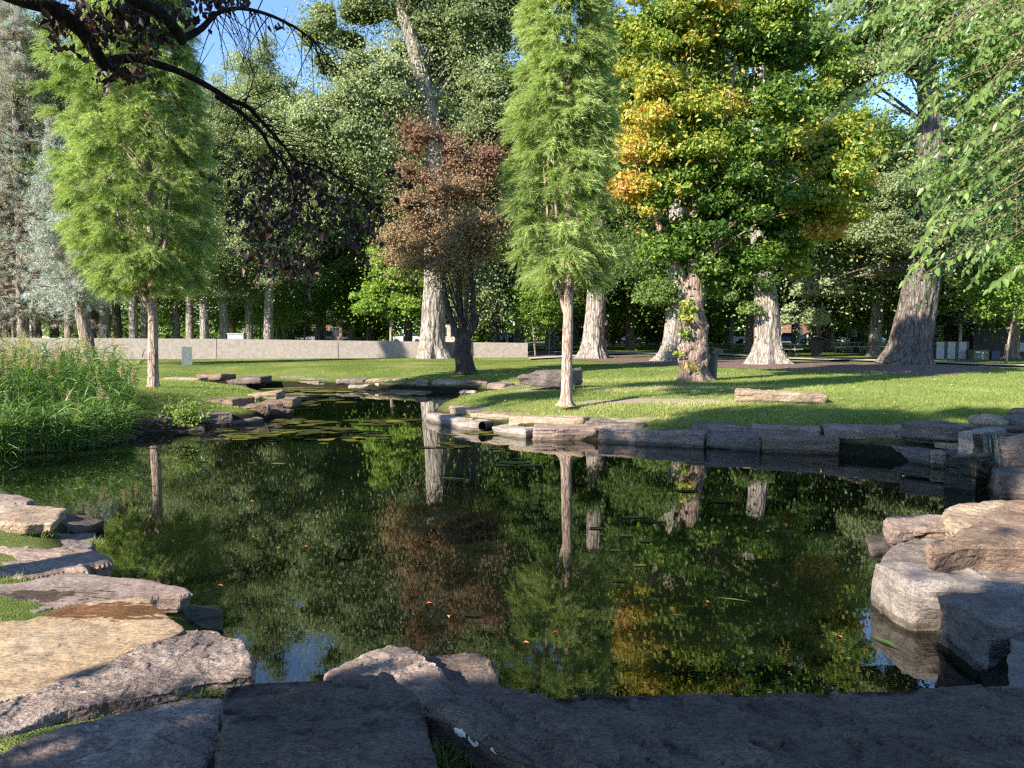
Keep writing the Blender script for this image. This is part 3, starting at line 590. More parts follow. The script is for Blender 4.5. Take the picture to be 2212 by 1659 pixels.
B(506, 562, 816, 813, 831, 828, .9, 'gray', 'gray wedge shaped slab rising right of the dark tilted one', D=(30.4, 30.2))
B(350, 430, 817, 818, 825, 826, .9, 'tan', 'low tan slab between the left cypress and the propped brown slab', D=(27.5, 27.5))
slab([(285, 830), (340, 824), (440, 826), (450, 833), (330, 836)], .42, .2, 'tan', 'flat tan paving slab in the grass behind the left cypress', group=IN)
slab([(790, 846), (860, 841), (940, 845), (920, 850), (830, 851)], .03, .2, 'tan', 'thin ledge just above water below the white inlet stones', group=IN)

LP = 'rocks of the left point'
B = lambda *a, **k: block(*a, **{**dict(group=LP, style=dict(low=.03, terr=.008, strata=.025, fine=.005)), **k})
B(385, 502, 868, 862, 897, 892, 1.1, 'rust', 'big brown block with a gray top behind the small leafy shrub', D=(19.3, 19.0))
B(500, 582, 881, 875, 904, 897, .8, 'rust', 'long brown block below the tan slabs of the left point', D=(18.9, 19.2))
B(428, 504, 893, 892, 923, 919, .7, 'gray', 'gray brown water block beside the small leafy shrub')
B(508, 552, 865, 861, 880, 879, .8, 'tan', 'small bright tan slab stacked on the left point', D=(20.4, 20.4))
B(527, 598, 853, 847, 866, 862, .9, 'tan', 'layered tan slab topmost on the left point', D=(21.8, 21.8))
B(566, 632, 866, 862, 881, 879, .8, 'rust', 'brown slab stacked near the very end of the left point', D=(20.8, 20.8))
B(578, 614, 872, 870, 893, 890, .6, 'rust', 'orange brown block with a slanting face on the left point', D=(20.0, 20.2))
B(497, 571, 910, 904, 919, 913, .6, 'gray', 'low flat ledge at the water below the long brown block')
B(567, 637, 889, 884, 902, 898, .6, 'dark', 'low dark rock at the waterline of the left point end')
B(258, 368, 911, 907, 938, 934, .9, 'dark', 'dark shaded block at the water right of the reeds')
B(92, 292, 952, 946, 960, 951, .5, 'gray', 'low pale ledge along the foot of the reeds')
B(280, 444, 932, 925, 939, 931, .5, 'dark', 'long low mossy ledge below the dark shaded block')
B(315, 360, 884, 886, 897, 899, .7, 'gray', 'gray flat stone in the grass between reeds and shrub', D=(18.6, 18.6))

SIDE_SLAB = [o for o, _, _ in ROCKS if 'huge dark flat' in o['label']][0]
dg = bpy.context.evaluated_depsgraph_get()
def smooth01(x): x = np.clip(x, 0, 1); return x * x * (3 - 2 * x)
for si, (o, st, vox) in enumerate(ROCKS):
    me = bpy.data.meshes.new_from_object(o.evaluated_get(dg)); o.modifiers.clear()
    n = len(me.vertices); co = np.empty(n * 3, np.float32); me.vertices.foreach_get('co', co); co = co.reshape(-1, 3).astype(float)
    nv = np.empty(n * 3, np.float32); me.vertex_normals.foreach_get('vector', nv); nv = nv.reshape(-1, 3).astype(float)
    p = co + np.array(o.location) * 1.0 + si * 3.1
    hz_ = np.c_[nv[:, :2], np.zeros(n)]; ax = np.where(np.abs(nv[:, 2:]) > .55, np.c_[np.zeros((n, 2)), np.sign(nv[:, 2])], nrm(hz_))   # tops move up and down, sides in and out: edges stay crisp
    low, terr, strata, fine = (st.get(k, dflt) for k, dflt in (('low', .025), ('terr', .01), ('strata', .018), ('fine', .004)))
    d = low * fbm(p * 2.3, 1, 3)
    side = 1 - np.abs(nv[:, 2])
    wv = p[:, 2] * 13 + 2.2 * fbm(p * .9, 12, 2)
    lay = np.floor(wv * 1.5 + .35 * fbm(p * 6, 31, 2)); d = d + strata * (.9 * noise3(np.c_[p[:, :2] * 1.3, lay * 7.31], 2) + .45 * fbm(p * 6, 21, 4)) * side
    rot = si * .7; q = np.c_[p[:, 0] * math.cos(rot) + p[:, 1] * math.sin(rot), (-p[:, 0] * math.sin(rot) + p[:, 1] * math.cos(rot)) * 2.4, p[:, 2]]
    t = (fbm(q * 1.5, 3, 4, gain=.5) + .10 * fbm(p * 9, 8, 3)) * 2.6; fl = np.floor(t); t = fl + smooth01((t - fl - .46) / .08)
    d = d + terr * .55 * t * np.clip(nv[:, 2], 0, 1)
    t2 = fbm(q * 4.3, 33, 4) * 2.2; f2 = np.floor(t2); t2 = f2 + smooth01((t2 - f2 - .46) / .08); d = d + terr * .10 * t2 * np.clip(nv[:, 2], 0, 1)
    d = d + fine * fbm(p * 18, 4, 4)
    co += ax * d[:, None]
    me.vertices.foreach_set('co', co.astype(np.float32).ravel()); me.update()
    me.polygons.foreach_set('use_smooth', np.zeros(len(me.polygons), bool))
    old = o.data; me.name = o.name.split('.')[0]; o.data = me; bpy.data.meshes.remove(old)
    if not me.materials: me.materials.append(STONE['gray'])

# white lichen on the side of the huge dark slab
LICHEN = plain('white_lichen', (.55, .55, .53), .9, 0, .1)
ea, eb = gp(984, 1555, .54), gp(1090, 1611, .54); en = np.array([(eb - ea)[1], -(eb - ea)[0], 0]); en = nrm(en); en = en if en[0] < 0 else -en
for t0_, t1_, z0_, z1_ in ((.0, .30, .53, .495), (.34, .60, .53, .492), (.78, .95, .53, .505)):
    mb = MB(); th = np.linspace(0, 2 * math.pi, 26, endpoint=False); rad = 1 + .3 * fbm(np.c_[np.cos(th) * 2 + t0_ * 30, np.sin(th) * 2, th * 0], 6, 3)
    cc = ea + (eb - ea) * (t0_ + t1_) / 2; cc[2] = (z0_ + z1_) / 2; V = cc + np.outer(np.cos(th) * rad * (t1_ - t0_) / 2, eb - ea) + np.outer(np.sin(th) * rad * (z0_ - z1_) / 2, [0, 0, 1]) + en * .016
    mb.add(np.vstack([V, cc + en * .02]), np.stack([np.arange(26), (np.arange(26) + 1) % 26, np.full(26, 26)], -1)); mb.build('lichen_patch', LICHEN, SIDE_SLAB)
# ------------------------------------------------------------------ trees
BARK = {
    'cotton': bark_mat('cottonwood_bark', (.10, .085, .075), (.30, .265, .235), (.46, .42, .38), 1.0, .8),
    'cotton_shaded': bark_mat('shaded_cottonwood_bark', (.055, .045, .04), (.15, .13, .115), (.25, .225, .20), 1.0, .9),  # cottonwood bark darkened so its colour carries the leaning trunk's shade
    'cypress': bark_mat('cypress_bark', (.20, .13, .10), (.40, .30, .245), (.58, .48, .42), 2.2, .5),
    'dark': bark_mat('dark_bark', (.03, .025, .022), (.075, .06, .052), (.13, .105, .09), 1.6, .5),
    'spruce': bark_mat('spruce_bark', (.12, .095, .08), (.26, .21, .18), (.48, .45, .41), 1.2, .5),
    'maple': bark_mat('maple_bark', (.11, .08, .065), (.27, .20, .165), (.40, .31, .26), 1.5, .6),
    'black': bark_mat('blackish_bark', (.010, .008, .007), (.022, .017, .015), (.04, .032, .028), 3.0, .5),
    'twig': bark_mat('pale_twig_bark', (.14, .10, .06), (.24, .18, .11), (.33, .26, .17), 4.0, .3),
}
LEAF = {
    'cotton': leaf_mat('cottonwood_leaves', [(0, (.12, .16, .065)), (.5, (.25, .30, .145)), (1, (.40, .45, .28))], .3, .5, .35),
    'cotton2': leaf_mat('deep_green_leaves', [(0, (.06, .105, .03)), (.5, (.13, .20, .052)), (1, (.23, .31, .095))], .4, .5, .3),
    'maple': leaf_mat('maple_leaves', [(0, (.05, .115, .018)), (.30, (.11, .20, .03)), (.54, (.26, .32, .05)), (.78, (.48, .39, .07)), (1, (.50, .27, .09))], .38, .45, .4),
    'fresh': leaf_mat('fresh_green_leaves', [(0, (.08, .16, .026)), (.5, (.16, .27, .04)), (1, (.28, .37, .07))], .38, .45, .4),
    'copper': leaf_mat('brown_leaves', [(0, (.33, .25, .145)), (.5, (.26, .17, .11)), (1, (.21, .115, .085))], .25, .6, .2),
    'cypress': leaf_mat('cypress_needles', [(0, (.16, .23, .065)), (.5, (.30, .39, .13)), (1, (.46, .54, .23))], .4, .55, .25),
    'spruce': leaf_mat('spruce_needles', [(0, (.29, .225, .17)), (.4, (.36, .325, .285)), (.62, (.34, .375, .355)), (1, (.46, .53, .51))], .2, .6, .25),
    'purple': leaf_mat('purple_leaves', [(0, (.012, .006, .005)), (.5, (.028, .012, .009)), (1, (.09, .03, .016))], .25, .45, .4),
    'hack': leaf_mat('bright_ovate_leaves', [(0, (.07, .14, .035)), (.5, (.135, .225, .055)), (1, (.25, .34, .10))], .4, .4, .45),
}
def px_blob(u, v, ru, rv, D, rd, tint=.5, w=1.0):
    c = at(u, v, D); k = D / F_PX; return (c, np.array([ru * k, rd, rv * k]), tint, w)
def crown(mb, blobs, nleaf, size, rc, seed, spread=.14, kdens=1.0, up=.3, shell=.5, width=.62, loose=.10):
    r = np.random.default_rng(seed); C, T, R = [], [], []
    for c, rad, tint, w in blobs:
        K = max(3, int(w * kdens * 2.4 * (rad[0] * rad[1] * rad[2]) ** (2 / 3) / rc ** 2))
        d = nrm(r.normal(size=(K, 3))); q = c + d * rad * (r.random((K, 1)) ** shell)
        C.append(q); T.append(tint + r.normal(size=K) * spread * .8); R.append(rc * r.uniform(.4, 1.5, K) * (.6 + .6 * r.random(K)))
    C, T, R = np.concatenate(C), np.concatenate(T), np.concatenate(R)
    n = np.maximum(3, (nleaf * R ** 2 / (R ** 2).sum()).astype(int)); idx = np.repeat(np.arange(len(C)), n); M = len(idx)
    d = nrm(r.normal(size=(M, 3))); d[:, 2] = np.where(d[:, 2] < -.3, d[:, 2] * .5, d[:, 2])
    pos = C[idx] + d * (R[idx] * (.35 + .7 * r.random(M) ** .6))[:, None] * [1, 1, .8]
    far_ = r.random(M) < loose; pos = np.where(far_[:, None], C[idx] + r.normal(size=(M, 3)) * (R[idx] * .95)[:, None], pos)
    no = d * .7 + np.array([0, 0, up]) + r.normal(size=(M, 3)) * .55
    leaf_quads(mb, pos, no, size * r.uniform(.65, 1.3, M), np.clip(T[idx] + r.normal(size=M) * spread, 0, 1), width, r=r)
    return C
def limbs(mb, trunk, C, every, r0, seed, zmin=.25):
    r = np.random.default_rng(seed); sel = C[r.random(len(C)) < every]
    if not len(sel): return
    trunk = np.asarray(trunk); tz = trunk[:, 2]; lo, hi = tz[0], tz[-1]
    h = np.hypot(sel[:, 0] - np.interp(sel[:, 2], tz, trunk[:, 0]), sel[:, 1] - np.interp(sel[:, 2], tz, trunk[:, 1]))
    z = np.clip(sel[:, 2] - h * r.uniform(.5, 1.0, len(sel)), lo + (hi - lo) * zmin, hi * .98)
    a = np.c_[np.interp(z, tz, trunk[:, 0]), np.interp(z, tz, trunk[:, 1]), z]
    m = a * .45 + sel * .55 + np.c_[r.normal(size=(len(sel), 2)) * h[:, None] * .12, h * .22]
    tubes_fast(mb, a, m, sel, r0 * np.clip(h / 4, .25, 1.1), .012, n=7, sides=5)
def crown_tree(name, base, trunk, radii, blobs, nleaf, size, rc, leaf, bark, label, group, seed, every=.4, r0=.12, ridge=.10, flare=.5, sides=36, nr=70, lump=.05, spread=.14, kdens=1.0, shell=.45, extra=None, cat='tree', loose=.10):
    root = empty(name, base, label, cat, group)
    tm, cm = MB(), MB()
    tube(tm, trunk, radii, sides, ridge, nr, seed, flare=flare, lump=lump)
    C = crown(cm, blobs, nleaf, size, rc, seed, spread, kdens, shell=shell, loose=loose)
    limbs(tm, trunk, C, every, r0, seed + 1)
    if extra: extra(tm)
    tm.build('trunk', BARK[bark], root, smooth=True)
    cm.build('crown', LEAF[leaf], root, attr=True)
    return root
G = lambda u, v: gp(u, v, LAWN)

# the two bald cypresses ------------------------------------------------------------
def cypress(name, base, label, seed, zs, rl, rr, trunk_r, nclus, stems, sprays=22, needles=26, zb=2.95):
    r = np.random.default_rng(seed); root = empty(name, base, label, 'tree', 'bald cypresses by the pond')
    tm, cm, bm_ = MB(), MB(), MB(); top = zs[-1]
    ax = np.array([[base[0], base[1], base[2] - .1], [base[0] + .02, base[1], 1.5], [base[0] + .05, base[1], 4], [base[0] + .02, base[1], 8], [base[0], base[1], top]])
    tube(tm, ax, np.array([trunk_r * 1.05, trunk_r, trunk_r * .8, trunk_r * .45, .02]), 28, .09, 90, seed, flare=.55, lump=.05)
    for (dx, dy, z0, z1, sx) in stems:
        a = np.array([base[0], base[1], z0]); b = np.array([base[0] + dx, base[1] + dy, z0 + (z1 - z0) * .35]); c = np.array([base[0] + dx * sx, base[1] + dy * sx, z1])
        tubes_fast(tm, [a], [b], [c], [trunk_r * .42], [.015], n=14, sides=9)
    z = zb + (top - zb) * (r.random(nclus) ** .85); th = r.uniform(0, 2 * math.pi, nclus)
    R = np.where(np.cos(th) < 0, np.interp(z, zs, rl), np.interp(z, zs, rr)); R = R * (.86 + .22 * noise3(np.c_[np.cos(th) * 1.7 + 9, np.sin(th) * 1.7, z * .9], seed))
    rad = R * (.25 + .75 * r.random(nclus) ** .6)
    C = np.c_[base[0] + np.cos(th) * rad, base[1] + np.sin(th) * rad, z + .1 * rad]
    out = np.c_[np.cos(th), np.sin(th), np.full(nclus, .15)]
    a = np.c_[np.full(nclus, base[0]), np.full(nclus, base[1]), np.maximum(z - rad * .75, 1.9)]
    sel = r.random(nclus) < .22
    tubes_fast(tm, a[sel], (a * .5 + C * .5 + [0, 0, .05])[sel], C[sel], .008 + .006 * rad[sel], .003, n=5, sides=4)
    k = np.repeat(np.arange(nclus), sprays); M = len(k)
    d = nrm(out[k] * 1.0 + r.normal(size=(M, 3)) * [.55, .55, .32] + [0, 0, .05]); L = r.uniform(.22, .46, M)
    b = C[k] + r.normal(size=(M, 3)) * .05
    tubes_fast(bm_, b, b + d * L[:, None] * .5 + [0, 0, .03], b + d * L[:, None] - np.c_[np.zeros((M, 2)), L * .48], .003, .0015, n=3, sides=3)
    kk = np.repeat(np.arange(M), needles); s = r.random(len(kk)); s3 = s[:, None]
    p = b[kk] + d[kk] * (L[kk] * s)[:, None] - np.c_[np.zeros((len(kk), 2)), L[kk] * .48 * s * s]
    sd = nrm(np.cross(d[kk], r.normal(size=(len(kk), 3)))); nd = nrm(d[kk] * .75 + sd * .55 + [0, 0, -.55])
    tint = np.clip((.52 + .14 * noise3(C * 1.3, seed + 3) + .14 * r.normal(size=nclus))[k][kk] + r.normal(size=len(kk)) * .13, 0, 1)
    strips(cm, p, nd, r.uniform(.09, .17, len(kk)), .0125, tint, r=r)
    tm.build('trunk', BARK['cypress'], root, smooth=True); bm_.build('twigs', BARK['twig'], root); cm.build('crown', LEAF['cypress'], root, attr=True)
    return root
bR = gp(1223, 866, LAWN)
cypress('bald_cypress', bR, 'feathery green bald cypress with slim pale trunk at the centre of the peninsula lawn', 21,
        [2.4, 3.0, 3.9, 5.5, 7.0, 8.9, 11, 13.4], [.6, 1.1, 1.22, 1.18, 1.02, .74, .45, .05], [.7, .95, 1.05, .92, .88, .70, .45, .05], .105, 680,
        [(-.55, .1, 2.3, 7.5, .9), (.35, -.1, 3.0, 7.5, 1.1), (-.25, -.15, 2.9, 6.0, 1.2), (.2, .2, 2.6, 6.5, 1.2)])
bL = gp(331, 833, LAWN)
cypress('bald_cypress', bL, 'broad feathery bald cypress on the left beside the reeds', 22,
        [2.3, 3.0, 4.5, 6.3, 8.2, 9.4, 10.3, 11.0, 12.5], [.9, 1.6, 2.15, 2.65, 2.4, 1.95, 1.2, .55, .1], [.9, 1.5, 1.75, 1.7, 1.45, 1.2, 1.0, .9, .1], .125, 900,
        [(-1.2, .2, 2.4, 9.5, 1.2), (.9, -.1, 2.8, 9.8, 1.0), (-.7, -.5, 2.6, 8.0, 1.3), (.4, .5, 3.2, 9.0, 1.3)])

# blue spruces at the far left -------------------------------------------------------
def spruce(name, base, label, seed, height, rbase, lean, trunk_r, zb, brown=.42):
    r = np.random.default_rng(seed); root = empty(name, base, label, 'tree', 'blue spruces at the left')
    tm, cm = MB(), MB(); base = np.asarray(base, float)
    P = np.array([base + [lean * h * height - lean * .3 * h * h * height, 0, h * height] for h in np.linspace(0, 1, 7)]); P[0, 2] -= .1
    tube(tm, P, np.linspace(trunk_r, .03, 7), 28, .07, 80, seed, flare=.35, lump=.08)
    nb = int((height - zb) / .38) * 7
    h = zb + (height - zb) * r.random(nb) ** 1.15; th = r.uniform(0, 2 * math.pi, nb)
    L = rbase * np.clip(1 - (h / height), 0.04, 1) ** .8 * r.uniform(.6, 1.12, nb)
    o = np.c_[np.interp(h + base[2], P[:, 2], P[:, 0]), np.full(nb, base[1]), h + base[2]]
    d = np.c_[np.cos(th), np.sin(th), r.uniform(-.35, .05, nb)]
    tip = o + d * L[:, None] + np.c_[np.zeros((nb, 2)), .06 * L]; mid = o + d * L[:, None] * .5 - np.c_[np.zeros((nb, 2)), .05 * L]
    tubes_fast(tm, o, mid, tip, .02 + .012 * L, .008, n=6, sides=4)
    per = 15; k = np.repeat(np.arange(nb), per); t = r.uniform(.22, 1.05, len(k))[:, None]
    c = o[k] * (1 - t) ** 2 + 2 * mid[k] * t * (1 - t) + tip[k] * t * t
    side = np.c_[-np.sin(th), np.cos(th), np.zeros(nb)][k] * r.normal(size=(len(k), 1)) * (.16 * L[k])[:, None] * (1.1 - t * .6)
    c = c + side + r.normal(size=c.shape) * .06
    hang = r.random(len(k)) < .5; c[hang, 2] -= r.uniform(.1, .55, hang.sum())
    nn = 26; kk = np.repeat(np.arange(len(k)), nn)
    dd = nrm(d[k][kk] * .5 + r.normal(size=(len(kk), 3)) * .8 + np.c_[np.zeros((len(kk), 2)), np.where(hang[kk], -1.0, .25)])
    tint = np.clip(np.where(hang, brown - .16, .70)[kk] + .22 * noise3(c * .9, seed)[kk] + r.normal(size=len(kk)) * .10, 0, 1)
    strips(cm, c[kk] + r.normal(size=(len(kk), 3)) * .07, dd, r.uniform(.12, .24, len(kk)), .026, tint, r=r)
    tm.build('trunk', BARK['spruce'], root, smooth=True); cm.build('crown', LEAF['spruce'], root, attr=True); return root
spruce('blue_spruce', gp(198, 790, LAWN), 'leaning spruce with a pale blotched trunk rising behind the reeds', 31, 10.5, 3.2, -.17, .30, 3.2, .75)
spruce('blue_spruce', gp(52, 768.3, LAWN), 'tall blue gray spruce with brown hanging twigs at the left edge', 32, 24.5, 5.6, .0, .38, 2.6)
spruce('blue_spruce', gp(-120, 766.5, LAWN), 'second tall spruce cut off by the left frame edge', 33, 22.0, 5.0, .0, .36, 2.4)
spruce('blue_spruce', gp(150, 757, LAWN), 'spruce with gray brown needles filling the gap behind the broad cypress', 34, 19.0, 4.4, .0, .36, 4.0, .35)

# the copper brown tree ---------------------------------------------------------------
b = G(1005, 803); D = b[1]
def stems_dark(tm):
    for pts, r0 in ((((992, 735), (975, 690), (962, 640), (955, 560), (948, 470)), .13), (((1003, 730), (992, 660), (988, 600), (985, 500), (990, 420)), .11), (((1012, 725), (1022, 690), (1020, 620), (1012, 540), (1020, 430)), .12), (((1016, 720), (1030, 690), (1026, 676)), .13)):
        tube(tm, [at(u, v, D) for u, v in pts], np.linspace(r0, r0 * .35, len(pts)), 12, .03, 24, 5, lump=.12)
crown_tree('brown_leaved_tree', b, [at(1005, 806, D), at(1003, 790, D), at(999, 765, D), at(1001, 740, D), at(1004, 722, D)], [.34, .30, .33, .31, .20],
           [px_blob(890, 560, 45, 40, D, 1.0, .1), px_blob(845, 500, 25, 35, D, .7, .15), px_blob(1060, 350, 22, 20, D, .6, .9), px_blob(900, 285, 22, 18, D, .5, .95), px_blob(960, 385, 75, 75, D, 1.5, .62), px_blob(925, 320, 55, 30, D, 1.0, .9), px_blob(1020, 345, 50, 35, D, 1.0, .85), px_blob(985, 480, 95, 85, D, 1.6, .25), px_blob(905, 470, 40, 85, D, 1.0, .2), px_blob(960, 570, 75, 45, D, 1.2, .15), px_blob(1050, 430, 35, 70, D, .9, .4), px_blob(1045, 530, 40, 50, D, 1.0, .15), px_blob(870, 400, 30, 50, D, .8, .5), px_blob(1000, 565, 60, 35, D, 1.0, .1)],
           62000, .095, .38, 'copper', 'dark', 'brown leaved tree with a dark forked trunk in front of the wall', None, 41, every=.25, r0=.05, flare=.15, lump=.16, sides=28, extra=stems_dark, kdens=.55, spread=.18, loose=.35)

# maple with the swollen trunk ---------------------------------------------------------
b = G(1497, 822); D = b[1]
def maple_limbs(tm):
    for pts, r0 in ((((1500, 660), (1478, 600), (1440, 520), (1400, 440), (1370, 330)), .16), (((1498, 640), (1502, 560), (1490, 480), (1500, 380), (1520, 200)), .17), (((1500, 640), (1530, 560), (1600, 440), (1680, 340), (1760, 300)), .15), (((1495, 470), (1560, 300), (1590, 120)), .11), (((1420, 470), (1440, 250), (1430, 60)), .10)):
        tube(tm, [at(u, v, D + .15 * i) for i, (u, v) in enumerate(pts)], np.linspace(r0, r0 * .3, len(pts)), 10, .04, 30, 6, lump=.08)
    r = np.random.default_rng(8)
    for (u, v, s) in ((1485, 752, .30), (1497, 748, .30), (1512, 742, .22), (1490, 783, .24), (1512, 782, .26), (1520, 706, .18), (1518, 727, .16)):
        c = at(u, v, D - .12); n = 14
        th, ph = np.meshgrid(np.linspace(0, 2 * math.pi, n, endpoint=False), np.linspace(.02, math.pi - .02, 9))
        V = np.stack([np.cos(th) * np.sin(ph), np.sin(th) * np.sin(ph), np.cos(ph) * .8], -1).reshape(-1, 3)
        V = c + V * s * (1 + .22 * fbm(V * 2.2 + u, 3, 4)[:, None])
        i = (np.arange(8)[:, None] * n + np.arange(n)[None]); j = np.arange(8)[:, None] * n + (np.arange(n)[None] + 1) % n
        tm.add(V, np.stack([i, i + n, j + n, j], -1).reshape(-1, 4))
mp = lambda u, v, ru, rv, t, dd=0.0, rd=1.7, w=1.0: px_blob(u, v, ru, rv, D + dd, rd, t, w)
root = crown_tree('maple_tree', b, [at(1497, 826, D), at(1498, 800, D), at(1497, 775, D), at(1500, 745, D), at(1503, 715, D), at(1497, 680, D), at(1500, 640, D), at(1500, 560, D)], [.40, .36, .42, .36, .35, .34, .26, .18],
           [mp(1400, 80, 70, 95, .50), mp(1490, 40, 110, 80, .44), mp(1500, 15, 60, 40, .70), mp(1385, 330, 45, 100, .66), mp(1630, 330, 60, 90, .25, -.6, 1.0), mp(1645, 450, 50, 60, .22, -.4, 1.0), mp(1640, 550, 50, 40, .2, -.2, 1.0), mp(1375, 430, 35, 45, .78), mp(1460, 270, 70, 60, .52), mp(1530, 250, 80, 50, .58), mp(1440, 400, 90, 50, .38), mp(1480, 340, 120, 70, .40, .5), mp(1600, 110, 130, 90, .27, .8),
            mp(1690, 230, 120, 80, .30, .5), mp(1760, 330, 90, 70, .40, 0), mp(1830, 300, 50, 50, .5, -.5), mp(1800, 400, 60, 50, .52, -.3), mp(1800, 470, 30, 40, .6, -.3), mp(1560, 440, 130, 80, .22, .6), mp(1680, 450, 120, 60, .25, .5), mp(1470, 520, 110, 60, .2, .5),
            mp(1520, 600, 55, 40, .2), mp(1650, 30, 130, 70, .35, .5), mp(1420, 190, 60, 60, .55), mp(1720, 580, 45, 25, .5, 1.5, .8), mp(1690, 545, 60, 30, .32, 1.2, .8), mp(1600, 560, 70, 40, .15, 1.2), mp(1780, 120, 80, 70, .2, 1.5)],
           110000, .145, .50, 'maple', 'maple', 'green, yellow and orange maple with a swollen knobbly trunk on the lawn', None, 42, every=.04, r0=.035, flare=.45, lump=.22, ridge=.04, extra=maple_limbs, kdens=1.0, spread=.15, shell=.6, sides=60)
for i, bl in enumerate((px_blob(1487, 663, 26, 20, D - .4, .2, .5), px_blob(1478, 695, 10, 28, D - .4, .15, .48), px_blob(1480, 722, 6, 14, D - .4, .12, .5), px_blob(1470, 765, 5, 8, D - .4, .1, .5), px_blob(1500, 793, 12, 6, D - .45, .1, .5))):
    cm = MB(); crown(cm, [bl], (150, 110, 60, 30, 40)[i], .13, .2, 43 + i); cm.build('sprout_foliage', LEAF['maple'], root, attr=True)

# the big cottonwoods of the middle distance --------------------------------------------
CW = 'old cottonwoods of the park'
b = G(937, 774); D = b[1]
cw = lambda u, v, ru, rv, t=.5, dd=0.0, rd=3.0, w=1.0: px_blob(u, v, ru, rv, D + dd, rd, t, w)
crown_tree('cottonwood', b, [at(937, 778, D), at(935, 740, D), at(936, 690, D), at(940, 600, D), at(941, 440, D), at(936, 290, D), at(917, 195, D), at(890, 90, D), at(862, 0, D), at(840, -120, D)], [.72, .66, .63, .60, .56, .50, .42, .36, .3, .15],
           [cw(835, 165, 85, 80, .6), cw(760, 270, 110, 90, .58), cw(700, 380, 70, 90, .45, 1), cw(980, 60, 110, 60, .35, 1), cw(1030, 150, 60, 60, .65, 1), cw(1040, 250, 60, 70, .55, 1), cw(900, -30, 220, 60, .35, 1), cw(830, 330, 60, 60, .5), cw(1020, 300, 50, 45, .15, 2), cw(720, 90, 60, 70, .3, 2), cw(975, 130, 40, 50, .35, 3), cw(1080, 30, 70, 60, .2, 2),
            cw(1000, 610, 60, 60, .5, 3, 1.5), cw(1040, 660, 35, 35, .55, 3, 1.2), cw(905, 520, 45, 45, .3, 2, 1.2)],
           1110000, .16, .750, 'cotton', 'cotton', 'huge cottonwood with a pale furrowed trunk in front of the concrete wall', CW, 51, every=.10, r0=.10, flare=.35, ridge=.07, kdens=.9, sides=120, nr=120, lump=.03)
b = G(1662, 788); D = b[1]
crown_tree('cottonwood', b, [at(1662, 793, D), at(1660, 760, D), at(1658, 715, D), at(1655, 650, D), at(1645, 560, D), at(1635, 420, D), at(1640, 200, D), at(1650, -50, D)], [.60, .56, .54, .48, .40, .32, .26, .15],
           [cw(1615, 640, 36, 42, .55, -.6, .8), cw(1660, 610, 50, 34, .5, -.6, .8), cw(1690, 300, 150, 150, .35, 3), cw(1600, 480, 100, 70, .3, 2, 2), cw(1650, 80, 190, 150, .45, 3), cw(1560, 250, 100, 100, .5, 2.5), cw(1760, 500, 90, 70, .25, 2, 2)],
           110000, .15, .7, 'cotton2', 'cotton', 'cottonwood with a bright white flared trunk right of the swollen maple', CW, 52, every=.08, r0=.09, flare=.75, ridge=.07, sides=120, nr=110, lump=.03)
b = G(1456, 782); D = b[1]
crown_tree('cottonwood', b, [at(1452, 787, D), at(1455, 760, D), at(1459, 715, D), at(1464, 650, D), at(1465, 560, D), at(1460, 400, D), at(1450, 150, D)], [.62, .56, .52, .48, .42, .34, .2],
           [cw(1425, 650, 36, 40, .55, 0, 1), cw(1400, 560, 70, 60, .3, 1, 2), cw(1450, 300, 170, 170, .45, 2), cw(1380, 150, 120, 120, .5, 2), cw(1500, 60, 160, 120, .5, 2), cw(1350, 420, 80, 80, .3, 2, 2)],
           110000, .16, .75, 'cotton2', 'cotton', 'gray cottonwood trunk half hidden behind the swollen maple', CW, 53, every=.08, r0=.09, flare=.5, ridge=.07, sides=120, nr=110, lump=.03)
b = G(1962, 787); D = b[1]
crown_tree('cottonwood', b, [at(1955, 793, D), at(1962, 760, D), at(1977, 690, D), at(1992, 600, D), at(2003, 500, D), at(2010, 380, D), at(2008, 250, D), at(2000, 120, D), at(1980, -80, D)], [.84, .82, .80, .70, .60, .52, .46, .38, .2],
           [cw(1880, 130, 120, 90, .35, 1), cw(1850, 420, 90, 90, .3, 2, 2), cw(2110, 320, 80, 130, .5, 1), cw(2120, 520, 90, 90, .45, 2, 2), cw(1960, 30, 170, 70, .4), cw(1990, 400, 80, 90, .35, -1.6, 1.0), cw(1935, 130, 60, 50, .4, -1.8, 1.0), cw(2000, 60, 120, 60, .4, -2, 1.5), cw(2040, 520, 60, 50, .4, -1.5, 1), cw(1930, 480, 50, 60, .3, -1, 1.2), cw(2150, 120, 90, 110, .5), cw(1900, 560, 80, 70, .3, 3, 2), cw(1780, 610, 80, 35, .62, 3, 1.5), cw(1740, 680, 60, 20, .6, 4, 1), cw(2060, 450, 40, 90, .4, 1, 2)],
           190000, .145, .70, 'cotton', 'cotton_shaded', 'massive leaning cottonwood with a dark deeply furrowed trunk at the right', CW, 54, every=.10, r0=.09, flare=.45, ridge=.07, sides=150, nr=130, lump=.03)
b = G(1281, 775); D = b[1]
crown_tree('cottonwood', b, [at(1281, 780, D), at(1281, 750, D), at(1284, 700, D), at(1288, 640, D), at(1290, 500, D), at(1285, 300, D), at(1280, 0, D)], [.66, .58, .53, .50, .46, .36, .2],
           [cw(1290, 560, 90, 80, .3), cw(1180, 480, 90, 100, .25, 2), cw(1330, 430, 90, 90, .4, 1), cw(1200, 250, 150, 150, .4, 2), cw(1340, 180, 120, 150, .45, 2), cw(1130, 350, 60, 120, .3, 3)],
           110000, .17, .85, 'cotton2', 'cotton', 'shaded cottonwood trunk on mulch right of the central cypress', CW, 55, every=.08, r0=.09, flare=.5, ridge=.07, sides=120, nr=110, lump=.03)

